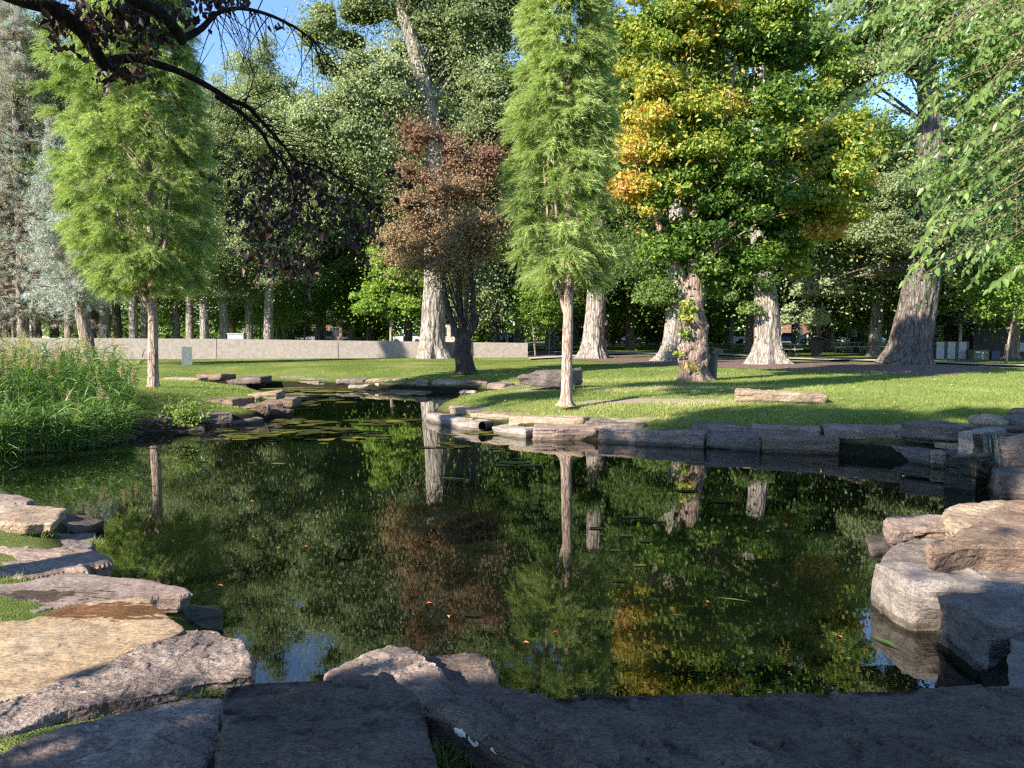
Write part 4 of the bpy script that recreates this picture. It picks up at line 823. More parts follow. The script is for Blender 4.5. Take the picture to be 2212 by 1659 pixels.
# trees behind the wall and at the far side: a few crowns, many copies -----------------
def generic(name, seed, h, rad, zlo, nleaf, size, rc, leaf, bark, tr, group, lean=0.0, tint=.5):
    r = np.random.default_rng(seed)
    trunk = np.array([[lean * t * h + .25 * math.sin(3 * t + seed), .2 * math.sin(2.3 * t + seed * 2), t * h - .15] for t in np.linspace(0, .9, 7)]); trunk -= [trunk[0, 0], trunk[0, 1], 0]
    bl = []
    for k in range(19):
        z = zlo + (h - zlo) * (.08 + .86 * (k + .5) / 19); w = rad * (.55 + .5 * math.sin(math.pi * min(1, (z - zlo) / (h - zlo) * .85 + .15)))
        th = k * 2.4 + seed; c = np.array([math.cos(th) * w * .45 + lean * z, math.sin(th) * w * .45, z]); bl.append((c, np.array([w * .66, w * .66, (h - zlo) * .13]), tint + r.normal() * .1, 1.0))
    root = crown_tree(name, (0, 0, 0), trunk, np.linspace(tr, tr * .25, 7), bl, nleaf, size, rc, leaf, bark, 'x', group, seed, every=.12, r0=tr * .25, ridge=.07, flare=.4, sides=60, nr=60, loose=.25, kdens=.6, lump=.03, spread=.17)
    return root
ROW = 'cottonwoods in the row behind the wall'; FAR = 'shade trees far across the park'; YOUNG = 'young trees of the park'
P_ROW = [generic('cottonwood', 61, 24, 4.2, 5.0, 110000, .165, .8, 'cotton', 'cotton', .36, ROW, .012, .5), generic('cottonwood', 62, 25, 4.4, 4.5, 110000, .165, .8, 'cotton', 'cotton', .36, ROW, -.01, .45)]
P_FAR = [generic('shade_tree', 63, 22, 5.6, 3.6, 80000, .22, .95, 'cotton2', 'cotton', .42, FAR, .0, .45), generic('shade_tree', 64, 20, 5.6, 2.8, 80000, .22, .95, 'cotton2', 'maple', .36, FAR, .015, .6)]
P_YOUNG = [generic('young_tree', 65, 6.5, 2.0, 1.9, 9000, .15, .45, 'fresh', 'spruce', .07, YOUNG, .0, .55)]
used = set()
def plant(protos, which, u, D, label, rot=0.0, sc=1.0, hz=1.0):
    sc = (sc, sc, sc * hz)
    p = protos[which]; loc = at(u, 720, D); loc[2] = LAWN
    if p.name not in used:
        used.add(p.name); p.location = tuple(loc); p.rotation_euler = (0, 0, rot); p.scale = sc; p['label'] = label; return p
    return copy_thing(p, loc, rot, sc, label)
ROW_SPEC = [(12, 55, .95, 'row cottonwood whose trunk stands at the far left edge beside the dark bin'), (40, 57, .9, 'row cottonwood second from the left edge, behind the reed plumes'), (80, 56, .9, 'row cottonwood third from the left edge, trunk above the reed plumes'),
            (117, 58, .85, 'row cottonwood with a forked trunk left of the leaning spruce'), (202, 60, .9, 'dark row trunk right behind the leaning spruce'), (228, 54, .95, 'sunlit row trunk nearest right of the leaning spruce'), (255, 58, .85, 'gray shaded row trunk beside the running person'),
            (288, 53, 1.0, 'row trunk with reddish upper bark just left of the broad cypress trunk'), (313, 55, .95, 'row trunk touching the left side of the broad cypress trunk'), (381, 57, .95, 'shaded row trunk first to the right of the broad cypress'),
            (410, 52, .9, 'sunlit row trunk leaning left above the metal post'), (442, 50, 1.0, 'bright thick row trunk between metal post and utility box'), (486, 51, 1.0, 'bright row trunk just left of the gray utility box'),
            (538, 54, 1.0, 'shaded row trunk just right of the gray utility box'), (579, 51, 1.12, 'thickest shaded row trunk at the right end of the row')]
ROW_H = {381: (.72, .85), 410: (.72, .9), 442: (.78, .8), 486: (.78, .85), 538: (.76, .95), 579: (.84, .92), 313: (.8, 1.0), 288: (.8, 1.0)}
for i, (u, D, sc, lab) in enumerate(ROW_SPEC): plant(P_ROW, i % 2, u, D, lab, i * 1.9, *ROW_H.get(u, (sc, 1.0)))
FAR_SPEC = [(690, 72, 1.0, 'dark tree behind the wall left of the huge cottonwood'), (800, 76, 1.05, 'dark tree farther back between wall and bright young maple'), (760, 92, 1.1, 'small looking far tree above the wall middle'), (880, 66, 1.0, 'broad dark tree behind the bright young maple'),
            (1004, 62, 1.0, 'tree with a lit reddish trunk seen through the fork of the brown tree'), (1122, 68, 1.05, 'gray trunk tree just right of the green frame'), (1190, 72, 1.1, 'pale flared trunk between two saplings and the central cypress'), (1362, 71, 1.1, 'dark brown trunk tree between shaded cottonwood and maple'),
            (1240, 95, 1.1, 'far tree seen right behind the central cypress trunk'), (1425, 98, 1.1, 'far tree directly left of the half hidden gray cottonwood'), (1575, 84, 1.0, 'far shaded tree right behind the black trash barrel'), (1620, 62, 1.0, 'dark straight trunk tree left of the white flared cottonwood'),
            (1720, 88, 1.05, 'far tree above the shaded picnic table'), (1765, 64, 1.0, 'gray trunk tree right behind the dark bin'), (1791, 70, .95, 'slim brown trunk tree left of the pale picnic table'), (1845, 92, 1.05, 'far tree behind the pale picnic table'), (1888, 51, .95, 'dark brown trunk tree nearest left of the leaning cottonwood'),
            (1925, 66, 1.0, 'pale lit trunk peeking out left of the leaning cottonwood'), (2011, 58, 1.0, 'brown trunk tree between leaning cottonwood and metal cabinets'), (2186, 46, .95, 'dark trunk tree behind the slim leaning sapling'), (2120, 80, 1.1, 'far tree rising over the dark shelter roof'), (2260, 60, 1.1, 'tree at the right edge behind the shelter'),
            (330, 84, 1.05, 'far tree behind the row, over the broad cypress trunk'), (150, 88, 1.05, 'far tree behind the leaning spruce'), (30, 84, 1.05, 'far tree behind the left end of the row'), (500, 82, 1.1, 'far tree behind the utility box'), (620, 90, 1.1, 'far tree behind the right end of the row'), (930, 96, 1.1, 'far tree behind the huge cottonwood trunk'), (1070, 88, 1.1, 'far tree behind the green frame'), (1310, 86, 1.1, 'far tree right behind the shaded cottonwood on mulch'), (1500, 76, 1.1, 'far tree behind the swollen maple'), (1680, 105, 1.15, 'far tree behind the white flared trunk'), (1980, 96, 1.15, 'far tree behind the leaning cottonwood'), (-90, 70, 1.0, 'shade tree beyond the left frame edge')]
FAR_H = {1888: .72, 2011: .70, 2120: .8, 2260: .75, 2186: .7, 1980: .75, 1925: .75, 1845: .85}
for i, (u, D, sc, lab) in enumerate(FAR_SPEC): plant(P_FAR, i % 2, u, D, lab, i * 2.3, sc, FAR_H.get(u, 1.0))
YOUNG_SPEC = [(382, 66, .85, 'small bright green young tree with a thin trunk between the row trunks'), (512, 64, .9, 'young tree with a thin pale stem behind the utility box'), (560, 70, .95, 'young tree whose bent stem shows left of the thickest row trunk'), (655, 62, 1.0, 'dark green young tree above the left half of the wall'), (705, 64, 1.0, 'young tree in shade left of the bright young maple'),
              (1157, 50, .85, 'sapling with a wrapped stem in the mulch right of the wall end'), (1186, 52, .7, 'slim bare stemmed sapling next to the wrapped one'), (2175, 38.5, .95, 'slim leaning sapling with a pale base at the right edge'), (1830, 78, .9, 'bright young tree above the pale picnic table'), (600, 58, .8, 'young tree just right of the row end'), (210, 70, .8, 'bright young tree between leaning spruce and first lit trunk'), (120, 72, .85, 'young tree behind the reed plumes')]
for i, (u, D, sc, lab) in enumerate(YOUNG_SPEC): plant(P_YOUNG, 0, u, D, lab, i * 1.3, sc)
b = at(845, 720, 49); b[2] = LAWN; D = 49
crown_tree('young_maple', b, [b, b + [0, 0, 1.5], b + [.1, 0, 3.5], b + [0, .1, 5.5]], [.12, .10, .08, .03],
           [px_blob(845, 600, 65, 50, D, 1.6, .75), px_blob(800, 640, 40, 35, D, 1.2, .6), px_blob(885, 650, 45, 35, D, 1.3, .65), px_blob(850, 560, 40, 40, D, 1.2, .8), px_blob(900, 590, 40, 40, D, 1.2, .5), px_blob(840, 670, 70, 18, D, 1.2, .5)], 22000, .17, .45, 'fresh', 'spruce', 'bright yellow green young maple behind the wall', None, 71, every=.3, r0=.03, sides=16, spread=.13)
P_UNDER = [generic('bushy_tree', 66, 5.6, 3.3, .35, 16000, .22, .7, 'fresh', 'maple', .12, 'low bushy trees before the street', .0, .35)]
for i, (u, D, lab) in enumerate(((625, 96, 'low bushy tree beyond the wall behind the end of the trunk row'), (790, 94, 'low bushy tree beneath the bright young maple, far behind'), (1035, 97, 'low bushy tree seen far behind the brown tree, right of its trunk'), (1240, 100, 'low bushy tree far behind the central cypress trunk'),
      (1325, 96, 'low bushy tree far behind, right of the shaded mulch cottonwood'), (1398, 99, 'low bushy tree far behind, left of the half hidden cottonwood'), (1545, 97, 'low bushy tree far behind the black trash barrel'), (1800, 101, 'low bushy tree far behind the pale picnic table'), (1865, 97, 'low bushy tree far behind the dark bin on the right'), (2030, 96, 'low bushy tree far behind the metal cabinets'), (170, 95, 'low bushy tree far behind the leaning spruce'))): plant(P_UNDER, 0, u, D, lab, i * 1.7, 1.0)
t0 = np.array([-20.6, 1.0, .4])  # unseen tree added to throw a band of shade across the lawn
crown_tree('cottonwood', t0, [t0, t0 + [.1, 0, 5], t0 + [.2, .3, 12], t0 + [0, .5, 18]], [.6, .5, .4, .1], [(np.array(c, float), np.array(q, float), .4, 1.0) for c, q in (((-20.7, 1.5, 16.5), (1.0, 1.0, 1.2)), ((-20.5, 1.3, 18.6), (.9, .9, 1.2)))], 9000, .2, .6, 'cotton', 'cotton', 'tall unseen cottonwood added beyond the left frame edge to shade the lawn', CW, 58, every=.1, r0=.08)
# far woods across the street: nobody could count them
r = np.random.default_rng(5); cm = MB(); n = 130000
p = np.c_[r.uniform(-150, 150, n), r.uniform(140, 165, n), .4 + 30 * r.random(n) ** 1.1]
p = p[noise3(p * [.16, .1, .2], 3) + .25 * noise3(p * .6, 4) > -.34 - 2 * (p[:, 2] < 12)]
leaf_quads(cm, p, r.normal(size=p.shape) + [0, -.5, .5], r.uniform(.8, 1.5, len(p)), np.clip(.45 + .3 * noise3(p * .12, 9) + r.normal(size=len(p)) * .15, 0, 1), r=r)
tag(cm.build('far_woods', LEAF['cotton2'], attr=True), 'distant mass of green trees beyond the street', 'woods', kind='stuff')

# the dark tree whose bough hangs over the pond at the upper left ------------------------
root = empty('purple_leaved_tree', (-7.4, 2.4, .35), 'near tree with a black bough and purple brown leaves hanging across the upper left', 'tree')
tm, cm, lm = MB(), MB(), MB()
trunk = np.array([[-7.4, 2.4, .2], [-7.3, 2.5, 2.2], [-7.2, 2.4, 4.2], [-7.4, 2.2, 6.5], [-7.5, 2.0, 9]])
tube(tm, trunk, [.24, .2, .18, .13, .05], 24, .04, 60, 3, flare=.4, lump=.06)
r = np.random.default_rng(77)
def bough(pts, dist, radii, nr=50):
    P = [at(u, v, d) for (u, v), d in zip(pts, dist)]; tube(tm, P, radii, 12, .04, nr, 4, lump=.10); return spline(P, 80)
p0 = at(33, -12, 4.6)
b1 = bough([(-120, -70), (33, -8), (110, 15), (140, 38), (177, 67), (205, 110), (229, 141), (242, 133), (267, 127), (300, 127), (333, 137), (383, 153), (433, 177), (467, 197), (500, 217), (533, 230), (560, 257), (593, 293), (617, 320), (640, 347), (690, 362), (760, 400), (800, 440), (845, 480)],
           np.linspace(4.4, 6.4, 24), np.interp(np.arange(24), [0, 2, 6, 9, 12, 16, 19, 23], [.046, .042, .037, .024, .019, .014, .010, .003]), 160)
tubes_fast(tm, [trunk[2]], [(trunk[2] + b1[0]) / 2 + [0, 0, .4]], [b1[0]], [.12], [.06], n=16, sides=12)
b2 = bough([(467, 207), (520, 243), (563, 283), (583, 317), (610, 347), (627, 385), (640, 440)], np.linspace(5.3, 6.2, 7), np.linspace(.017, .004, 7), 60)
b3 = bough([(200, -60), (290, 0), (333, 20), (360, 42), (383, 69), (392, 88), (399, 82), (433, 63), (453, 43), (473, 27), (510, 18), (550, 23), (593, 37), (633, 57), (667, 80), (693, 107), (707, 143)], np.linspace(4.6, 5.8, 17), np.interp(np.arange(17), [0, 3, 6, 9, 16], [.036, .032, .024, .014, .003]), 110)
tubes_fast(tm, [trunk[3]], [(trunk[3] + b3[0]) / 2 + [0, 0, .3]], [b3[0]], [.10], [.045], n=14, sides=10)
for (u, v, ru, rv) in ((445, 58, 8, 4),): pass
def twigs(src, lo, hi, n, L, down, rad=.004, spread=.5):
    k = (r.uniform(lo, hi, n) * (len(src) - 1)).astype(int); a = src[k]; d = nrm(r.normal(size=(n, 3)) * spread + [.35, .1, -down]); l = L * r.uniform(.35, 1.1, n)[:, None]
    c = a + d * l; m = (a + c) / 2 + np.c_[d[:, :2] * .15, np.full(n, .10)] * l; tubes_fast(tm, a, m, c, rad, .0012, n=6, sides=4); return a, m, c
bits = []
bits += [twigs(b3, .52, 1, 46, .55, 1.0)]
bits += [twigs(b1, .62, 1, 70, .55, .45)]; bits += [twigs(b2, .2, 1, 40, .5, .6)]
bits += [twigs(b1, .3, .6, 10, .3, .6, .003)]; bits += [twigs(b1, .05, .3, 14, .3, .1, .003)]
for a, m, c in list(bits[:3]):                 # side twiglets
    t = r.uniform(.3, .95, len(a))[:, None]; k = r.permutation(len(a)); s = a * (1 - t) ** 2 + 2 * m * t * (1 - t) + c * t * t
    d = nrm(nrm(c - a) + r.normal(size=a.shape) * .6) * r.uniform(.08, .22, (len(a), 1)); tubes_fast(tm, s, s + d * .5, s + d, .002, .0008, n=3, sides=3)
def leaf_cluster(u, v, ru, rv, dist, n, dd=.35, size=.066):
    p = np.array([at(u + ru * x, v + rv * y, dist + dd * z) for x, y, z in r.normal(size=(n, 3)) * .5])
    tg = nrm(r.normal(size=(n, 3)) * .7 + [0, 0, -.9]); leaf_quads(lm, p, r.normal(size=(n, 3)), size * r.uniform(.7, 1.25, n), np.clip(r.beta(1.6, 3, n), 0, 1), .55, .10, tang=tg, r=r)
    a = p - tg * size * .45; q = r.permutation(n)[:n // 2]; tubes_fast(tm, a[q], a[q] - tg[q] * .03 + [0, 0, .02], a[q] - tg[q] * .05 + [0, 0, .05], .0014, .001, n=3, sides=3)
for args in ((330, 60, 70, 60, 5.1, 60), (180, 30, 60, 40, 4.9, 70), (520, 430, 70, 90, 6.2, 70), (620, 500, 90, 90, 6.3, 90), (720, 430, 90, 70, 6.4, 70), (560, 380, 60, 40, 6.1, 60), (640, 590, 70, 40, 6.3, 70), (780, 480, 60, 50, 6.5, 60), (115, 65, 28, 40, 4.7, 26), (130, 100, 20, 25, 4.7, 14), (235, 60, 75, 60, 5.0, 150), (300, 30, 60, 40, 5.0, 70), (250, 160, 45, 25, 5.0, 50), (310, 115, 40, 25, 5.0, 26), (290, 165, 50, 14, 5.1, 24), (480, 8, 80, 22, 5.2, 60), (610, 62, 26, 16, 5.6, 7),
             (560, 480, 60, 75, 6.0, 120), (640, 420, 80, 70, 6.1, 130), (700, 470, 80, 70, 6.2, 110), (600, 560, 70, 50, 6.1, 80), (660, 370, 50, 30, 6.1, 40), (860, 372, 24, 14, 6.4, 8), (880, 400, 22, 10, 6.4, 7), (770, 520, 40, 60, 6.3, 35), (800, 440, 40, 30, 6.4, 22), (400, 30, 60, 40, 5.0, 40)): leaf_cluster(*args)
C = crown(lm, [(np.array(c, float), np.array(q, float), .35, 1.0) for c, q in (((-7.8, 3.6, 8.2), (2.2, 2.2, 2.6)), ((-6.6, 2.2, 8.4), (2.2, 2.0, 2.0)), ((-8.2, 4.0, 7.6), (1.9, 1.9, 2.0)), ((-5.6, 1.3, 7.8), (1.5, 1.6, 1.6)), ((-8.4, 2.2, 9.6), (2.3, 2.3, 1.5)), ((-9.2, 3.2, 9.2), (2.0, 2.0, 2.2)), ((-5.6, 2.6, 9.6), (2.2, 2.2, 1.8)))], 80000, .14, .5, 78, spread=.15)
limbs(tm, trunk, C, .3, .06, 79)
tm.build('trunk', BARK['black'], root, smooth=True); lm.build('crown', LEAF['purple'], root, attr=True)

# the near tree at the right whose leafy twigs hang into the picture ---------------------
root = empty('hackberry_tree', (7.6, 4.6, .35), 'near tree with hanging twigs of bright ovate leaves along the upper right edge', 'tree')
tm, lm = MB(), MB(); trunk = np.array([[7.6, 4.6, .2], [7.5, 4.7, 2.5], [7.3, 4.8, 5], [7.0, 4.9, 8]])
tube(tm, trunk, [.26, .22, .17, .08], 24, .05, 50, 3, flare=.4)
r = np.random.default_rng(91)
def leafy(u0, v0, u1, v1, d0, d1, nl, size=.078):
    a, c = at(u0, v0, d0), at(u1, v1, d1); m = (a + c) / 2 + np.array([0, 0, .10]) * np.linalg.norm(c - a); ax = nrm(c - a)
    tubes_fast(tm, [a], [m], [c], [.0035], [.0012], n=9, sides=5)
    t = np.linspace(.15, 1.0, nl)[:, None]; p = a * (1 - t) ** 2 + 2 * m * t * (1 - t) + c * t * t
    sd = nrm(np.cross(ax, [0, 0.35, 1.0])) * np.where(np.arange(nl) % 2, 1, -1)[:, None]
    tg = nrm(ax * .6 + sd * .75 + np.array([0, 0, -.75]) + r.normal(size=(nl, 3)) * .25); s = size * r.uniform(.7, 1.2, nl)
    tubes_fast(tm, p, p + tg * .01, p + tg * .02, .0012, .001, n=3, sides=3)
    pos = p + tg * (s * .5 + .02)[:, None]; nn = nrm(np.array([-.5, -.6, .75]) + r.normal(size=(nl, 3)) * .45)
    b = np.cross(nrm(nn - tg * (nn * tg).sum(1, keepdims=True)), tg); s1 = s[:, None]; nn = np.cross(tg, b)
    # an ovate leaf of six corners, folded along its midrib
    V = np.stack([pos - tg * s1 * .5, pos - tg * s1 * .22 + b * s1 * .24 + nn * s1 * .07, pos + tg * s1 * .12 + b * s1 * .2 + nn * s1 * .05, pos + tg * s1 * .55, pos + tg * s1 * .12 - b * s1 * .2 + nn * s1 * .05, pos - tg * s1 * .22 - b * s1 * .24 + nn * s1 * .07], 1).reshape(-1, 3)
    k = np.arange(nl)[:, None] * 6; tint = np.clip(.5 + r.normal(size=nl) * .22, 0, 1)
    lm.add(V, np.concatenate([k + [0, 1, 2, 3], k + [0, 3, 4, 5]]), np.r_[tint, tint]); return a
starts = []
for k in range(110):
    if k < 92: u0 = r.uniform(2010, 2330); v0 = r.uniform(-60, 540)
    else: u0 = r.uniform(1840, 2050); v0 = r.uniform(-60, 90)
    L = r.uniform(60, 140); u1 = u0 - L * r.uniform(.6, 1.0); v1 = v0 + L * r.uniform(.25, 1.0)
    lim = 1795 + (90 if v1 < 120 else 150 if v1 < 320 else 200)
    if u1 < lim - 120: continue
    d = r.uniform(6.8, 10.0); starts.append(leafy(u0, v0, u1, v1, d, d - r.uniform(0, .3), r.integers(13, 22)))
for spec in ((1940, 170, 1795, 245, 6.0), (2060, 270, 1850, 375, 6.0), (2000, 120, 1830, 210, 6.2), (2120, 300, 1990, 345, 5.8), (2150, 350, 2000, 400, 5.8), (2212, 420, 2000, 520, 5.7), (2200, 500, 1985, 600, 5.6), (2230, 560, 2140, 620, 5.6), (2050, 430, 1985, 530, 5.9), (2040, 500, 1960, 600, 5.8), (1990, -10, 1850, 60, 6.4), (1930, -30, 1800, 40, 6.4), (2212, 130, 2060, 250, 5.6), (2212, 220, 2090, 330, 5.6)):
    u0, v0, u1, v1, d = spec; starts.append(leafy(u0, v0, u1, v1, d + .8, d + .6, 16, .088))
S = np.array(starts); o = S + r.normal(size=S.shape) * [.5, .4, .35] + np.c_[np.full(len(S), 1.2), np.zeros(len(S)), np.full(len(S), .7)]
tubes_fast(tm, o, (o + S) / 2 + [0, 0, .1], S, .0045, .003, n=5, sides=5)
hub = np.array([[6.4, 5.6, 4.8], [6.2, 5.4, 5.6], [5.9, 5.8, 6.4], [6.2, 6.0, 4.0]])
tubes_fast(tm, np.repeat(trunk[1:2] + [0, 0, .6], 4, 0), (hub + trunk[1]) / 2 + [0, 0, .5], hub, .09, .04, n=8, sides=8)
kk = np.argmin(((o[:, None] - hub[None]) ** 2).sum(-1), 1); tubes_fast(tm, hub[kk], (hub[kk] + o) / 2 + [0, 0, .25], o, .014, .006, n=7, sides=5)
crown(lm, [px_blob(2120, 120, 110, 150, 10.5, .7, .45), px_blob(2140, 380, 80, 130, 10.5, .7, .4), px_blob(1990, 40, 90, 60, 10.8, .6, .4), px_blob(2200, 500, 50, 60, 10, .6, .45)], 9000, .085, .30, 94, loose=.5)
C = crown(lm, [(np.array([7.6, 5.5, 7.5]), np.array([2.2, 2.2, 2.2]), .5, 1.0)], 5000, .12, .5, 92); limbs(tm, trunk, C, .3, .05, 93)
tm.build('trunk', BARK['twig'], root, smooth=True); lm.build('crown', LEAF['hack'], root, attr=True)

# the tree behind the viewer that shades the near rocks
t0 = np.array([-5.4, -4.6, .3])
crown_tree('shade_tree', t0, [t0, t0 + [0, .1, 2.5], t0 + [-.1, .3, 5.5], t0 + [-.2, .5, 9]], [.3, .26, .2, .08],
           [(np.array(c, float), np.array(q, float), .4, 1.0) for c, q in (((-6.0, -3.4, 5.0), (1.7, 1.7, 2.0)), ((-5.1, -2.7, 4.2), (1.4, 1.4, 1.2)), ((-4.4, -4.2, 5.4), (2.8, 2.8, 2.2)), ((-2.0, -5.0, 5.4), (3.0, 3.0, 2.2)), ((-7.0, -4.5, 5.8), (1.8, 1.8, 1.6)), ((-5.3, -2.2, 3.2), (1.0, 1.0, .8)), ((.8, -5.5, 5.4), (3, 3, 2.2)))], 60000, .2, .6, 'cotton2', 'dark',
           'leafy tree behind the viewer whose shade lies on the dark slabs', None, 95, every=.3, r0=.08, shell=.35)
# ------------------------------------------------------------------ wall, street furniture and other built things
M = {
    'concrete': plain('wall_concrete', (.28, .245, .22), .9, 0, .2), 'joint': plain('joint_filler', (.05, .045, .045), .9), 'steel': plain('brushed_steel', (.45, .44, .43), .38, .85),
    'black': plain('black_plastic', (.012, .012, .013), .5), 'rubber': plain('rubber', (.02, .02, .02), .8), 'cabinet': plain('gray_paint', (.34, .34, .35), .5), 'gap': plain('dark_gray_paint', (.06, .062, .07), .6),
    'green': plain('olive_green_paint', (.10, .115, .085), .5), 'navy': plain('dark_blue_paint', (.03, .045, .09), .5), 'wood': plain('weathered_wood', (.25, .23, .21), .85), 'palewood': plain('pale_wood', (.45, .42, .38), .8),
    'darkwall': plain('dark_brown_boards', (.045, .035, .03), .8), 'roof': plain('brown_shingles', (.07, .05, .055), .85), 'white': plain('white_paint', (.75, .74, .72), .5), 'lime': plain('bright_green_paint', (.02, .42, .10), .45),
    'brick': plain('red_brick', (.19, .10, .075), .85), 'stucco': plain('cream_stucco', (.42, .36, .30), .85), 'glass': plain('window_glass', (.03, .04, .05), .08), 'skin': plain('skin', (.55, .34, .25), .6),
    'orange': plain('orange_cloth', (.62, .14, .05), .8), 'bluecloth': plain('light_blue_cloth', (.25, .38, .62), .8), 'hair': plain('brown_hair', (.05, .03, .02), .7), 'sticker': plain('label_paper', (.75, .73, .70), .6), 'sticker_o': plain('orange_label', (.65, .25, .04), .6),
}
def wall_piece(mb, u0, u1, inset, thick, extra=0.0):
    def ends(u):
        vb = np.interp(u, [-400, 1140], [778.2, 772.4]); vt = np.interp(u, [-400, 350, 1140], [727, 730.5, 741]); p = gp(u, vb, LAWN); t = at(u, vt, p[1]); return p, t[2]
    (a, za), (b, zb_) = ends(u0), ends(u1); f = nrm(b - a); bk = np.array([-f[1], f[0], 0]); bk = bk if bk[1] > 0 else -bk
    V = [a + bk * inset, b + bk * inset, b + bk * (thick - inset), a + bk * (thick - inset)]
    V = [np.r_[p[:2], LAWN - .1] for p in V] + [np.r_[p[:2], z - extra] for p, z in zip(V, (za, zb_, zb_, za))]
    mb.add(V, [(0, 1, 5, 4), (1, 2, 6, 5), (2, 3, 7, 6), (3, 0, 4, 7), (4, 5, 6, 7), (3, 2, 1, 0)]); return a
root = empty('concrete_wall', gp(700, 774, LAWN), 'long low beige concrete wall with vertical joints across the lawn', 'wall'); root['kind'] = 'thing'
for u0, u1 in ((-400, 467.8), (469.2, 730), (731.6, 819), (819.5, 1140)):
    m_ = MB(); wall_piece(m_, u0, u1, 0, .36); m_.build('wall_panel', M['concrete'], root)
m_ = MB(); wall_piece(m_, -399, 1139.5, .02, .36, .015); m_.build('joint_filler', M['joint'], root)

def lathe(mb, c, prof, n=20, tint=0):
    c = np.asarray(c, float); th = np.linspace(0, 2 * math.pi, n, endpoint=False); k = len(prof)
    V = np.array([[c[0] + r * math.cos(t), c[1] + r * math.sin(t), c[2] + z] for r, z in prof for t in th])
    i = np.arange(k - 1)[:, None] * n; j = np.arange(n)[None]; j2 = (j + 1) % n
    mb.add(V, np.stack([i + j, i + j2, i + n + j2, i + n + j], -1).reshape(-1, 4), tint)
# metal post by the wall
p = gp(404, 788, LAWN); k = p[1] / F_PX; root = empty('metal_post', p, 'short square brushed metal post on the lawn before the wall', 'post')
q = MB(); q.box(p + [0, 0, 19 * k], (20 * k, 20 * k, 37.5 * k), .45); q.build('post_body', M['steel'], root)
q = MB(); q.box(p + [0, 0, 38.1 * k], (20.6 * k, 20.6 * k, 1.2 * k), .45); q.build('post_cap', M['steel'], root)
# black drain pipe
a, c = at(1042, 921, 16.75), at(1082, 917, 17.4); dr = nrm(c - a); q = MB(); n = 46
R = .095 * (1 + .10 * np.sin(np.linspace(0, 15 * 2 * math.pi, n * 3)))
tube(q, a + dr * np.linspace(0, .75, n * 3)[:, None], R, 20, cap=False); tube(q, a + dr * np.linspace(.75, 0, 6)[:, None], np.full(6, .078), 20, cap=False)
tag(q.build('drain_pipe', M['black'], smooth=True), 'black corrugated drain pipe poking out between white stones', 'pipe')
# trash barrel behind the maple
p = gp(1536, 822, LAWN) + [0, .35, 0]; root = empty('trash_barrel', p, 'black trash barrel with a wide flared lid behind the swollen maple', 'trash can')
q = MB(); lathe(q, p, [(0, 0), (.22, 0), (.25, .05), (.27, .75), (.27, .78), (0, .78)]); q.build('barrel', M['black'], root, smooth=False)
q = MB(); lathe(q, p, [(.27, .785), (.42, .80), (.43, .90), (.30, .96), (.12, 1.0), (0, 1.0)]); q.build('lid', M['black'], root)
def bin_(u, v, D, h, w, label):
    p = at(u, 720, D); p[2] = LAWN; r_ = empty('trash_bin', p, label, 'trash can', 'dark trash bins of the park')
    q = MB(); q.add(*taper(p, w, w * .9, w * .82, h)); q.build('bin_body', M['black'], r_)
    q = MB(); q.box(p + [0, 0, h + .03], (w * 1.12, w * 1.02, .08)); q.build('lid', M['rubber'], r_)
def taper(p, wx, wy, f, h):
    b = [(-1, -1), (1, -1), (1, 1), (-1, 1)]
    V = [p + [x * wx / 2 * f, y * wy / 2 * f, 0.01] for x, y in b] + [p + [x * wx / 2, y * wy / 2, h] for x, y in b]
    return V, [(0, 1, 5, 4), (1, 2, 6, 5), (2, 3, 7, 6), (3, 0, 4, 7), (4, 5, 6, 7), (3, 2, 1, 0)]
bin_(17, 0, 53.5, 1.05, .75, 'dark bin at the far left edge beyond the reeds'); bin_(1764, 0, 46, .95, .66, 'dark bin standing alone left of the pale picnic table'); bin_(1851, 0, 62, 1.05, .7, 'dark bin right of the pale picnic table')
# gray utility box beyond the wall
p = at(512, 720, 48); p[2] = LAWN; root = empty('utility_box', p, 'gray utility box with a thin mast above the wall top', 'utility box')
q = MB(); q.box(p + [0, 0, .68], (.92, .6, 1.36)); q.build('box_body', M['cabinet'], root); q = MB(); q.box(p + [0, 0, 1.385], (.98, .66, .05)); q.build('box_lid', M['cabinet'], root)
q = MB(); lathe(q, p + [.33, .1, 1.41], [(.02, 0), (.02, .3), (0, .3)], 8); q.build('mast', M['steel'], root)
# three metal cabinets, transformer and dark bin at the right
for i, (u, lab) in enumerate(((2033, 'left one of three pale gray metal cabinets near the shelter'), (2057, 'middle one of three pale gray metal cabinets near the shelter'), (2081, 'right one of three pale gray metal cabinets near the shelter'))):
    p = at(u, 776, 44.7); p[2] = LAWN; k = 44.7 / F_PX; r_ = empty('metal_cabinet', p, lab, 'cabinet', 'gray metal cabinets')
    q = MB(); q.box(p + [0, .35, 19.2 * k], (23.4 * k, .7, 38.4 * k)); q.build('cabinet_body', M['gap'], r_)
    q = MB(); q.box(p + [-3 * k, -.015, 25.6 * k], (16.5 * k, .03, 24 * k)); q.build('cabinet_door', M['cabinet'], r_)
    q = MB(); q.box(p + [-3 * k, -.015, 6.8 * k], (16.5 * k, .03, 12.6 * k)); q.build('lower_panel', M['cabinet'], r_)
    q = MB(); q.box(p + [3 * k, -.045, 16 * k], (.03, .03, .12)); q.build('handle', M['steel'], r_)
p = at(2120, 776, 44.0); p[2] = LAWN; root = empty('transformer_box', p, 'olive green transformer box with pale stickers beside the cabinets', 'transformer')
q = MB(); q.box(p + [0, .3, .24], (.82, .6, .48)); q.build('transformer_body', M['green'], root); q = MB(); q.add(*taper(p + [0, .3, .47], .86, .64, .97, .05)); q.build('transformer_lid', M['green'], root)
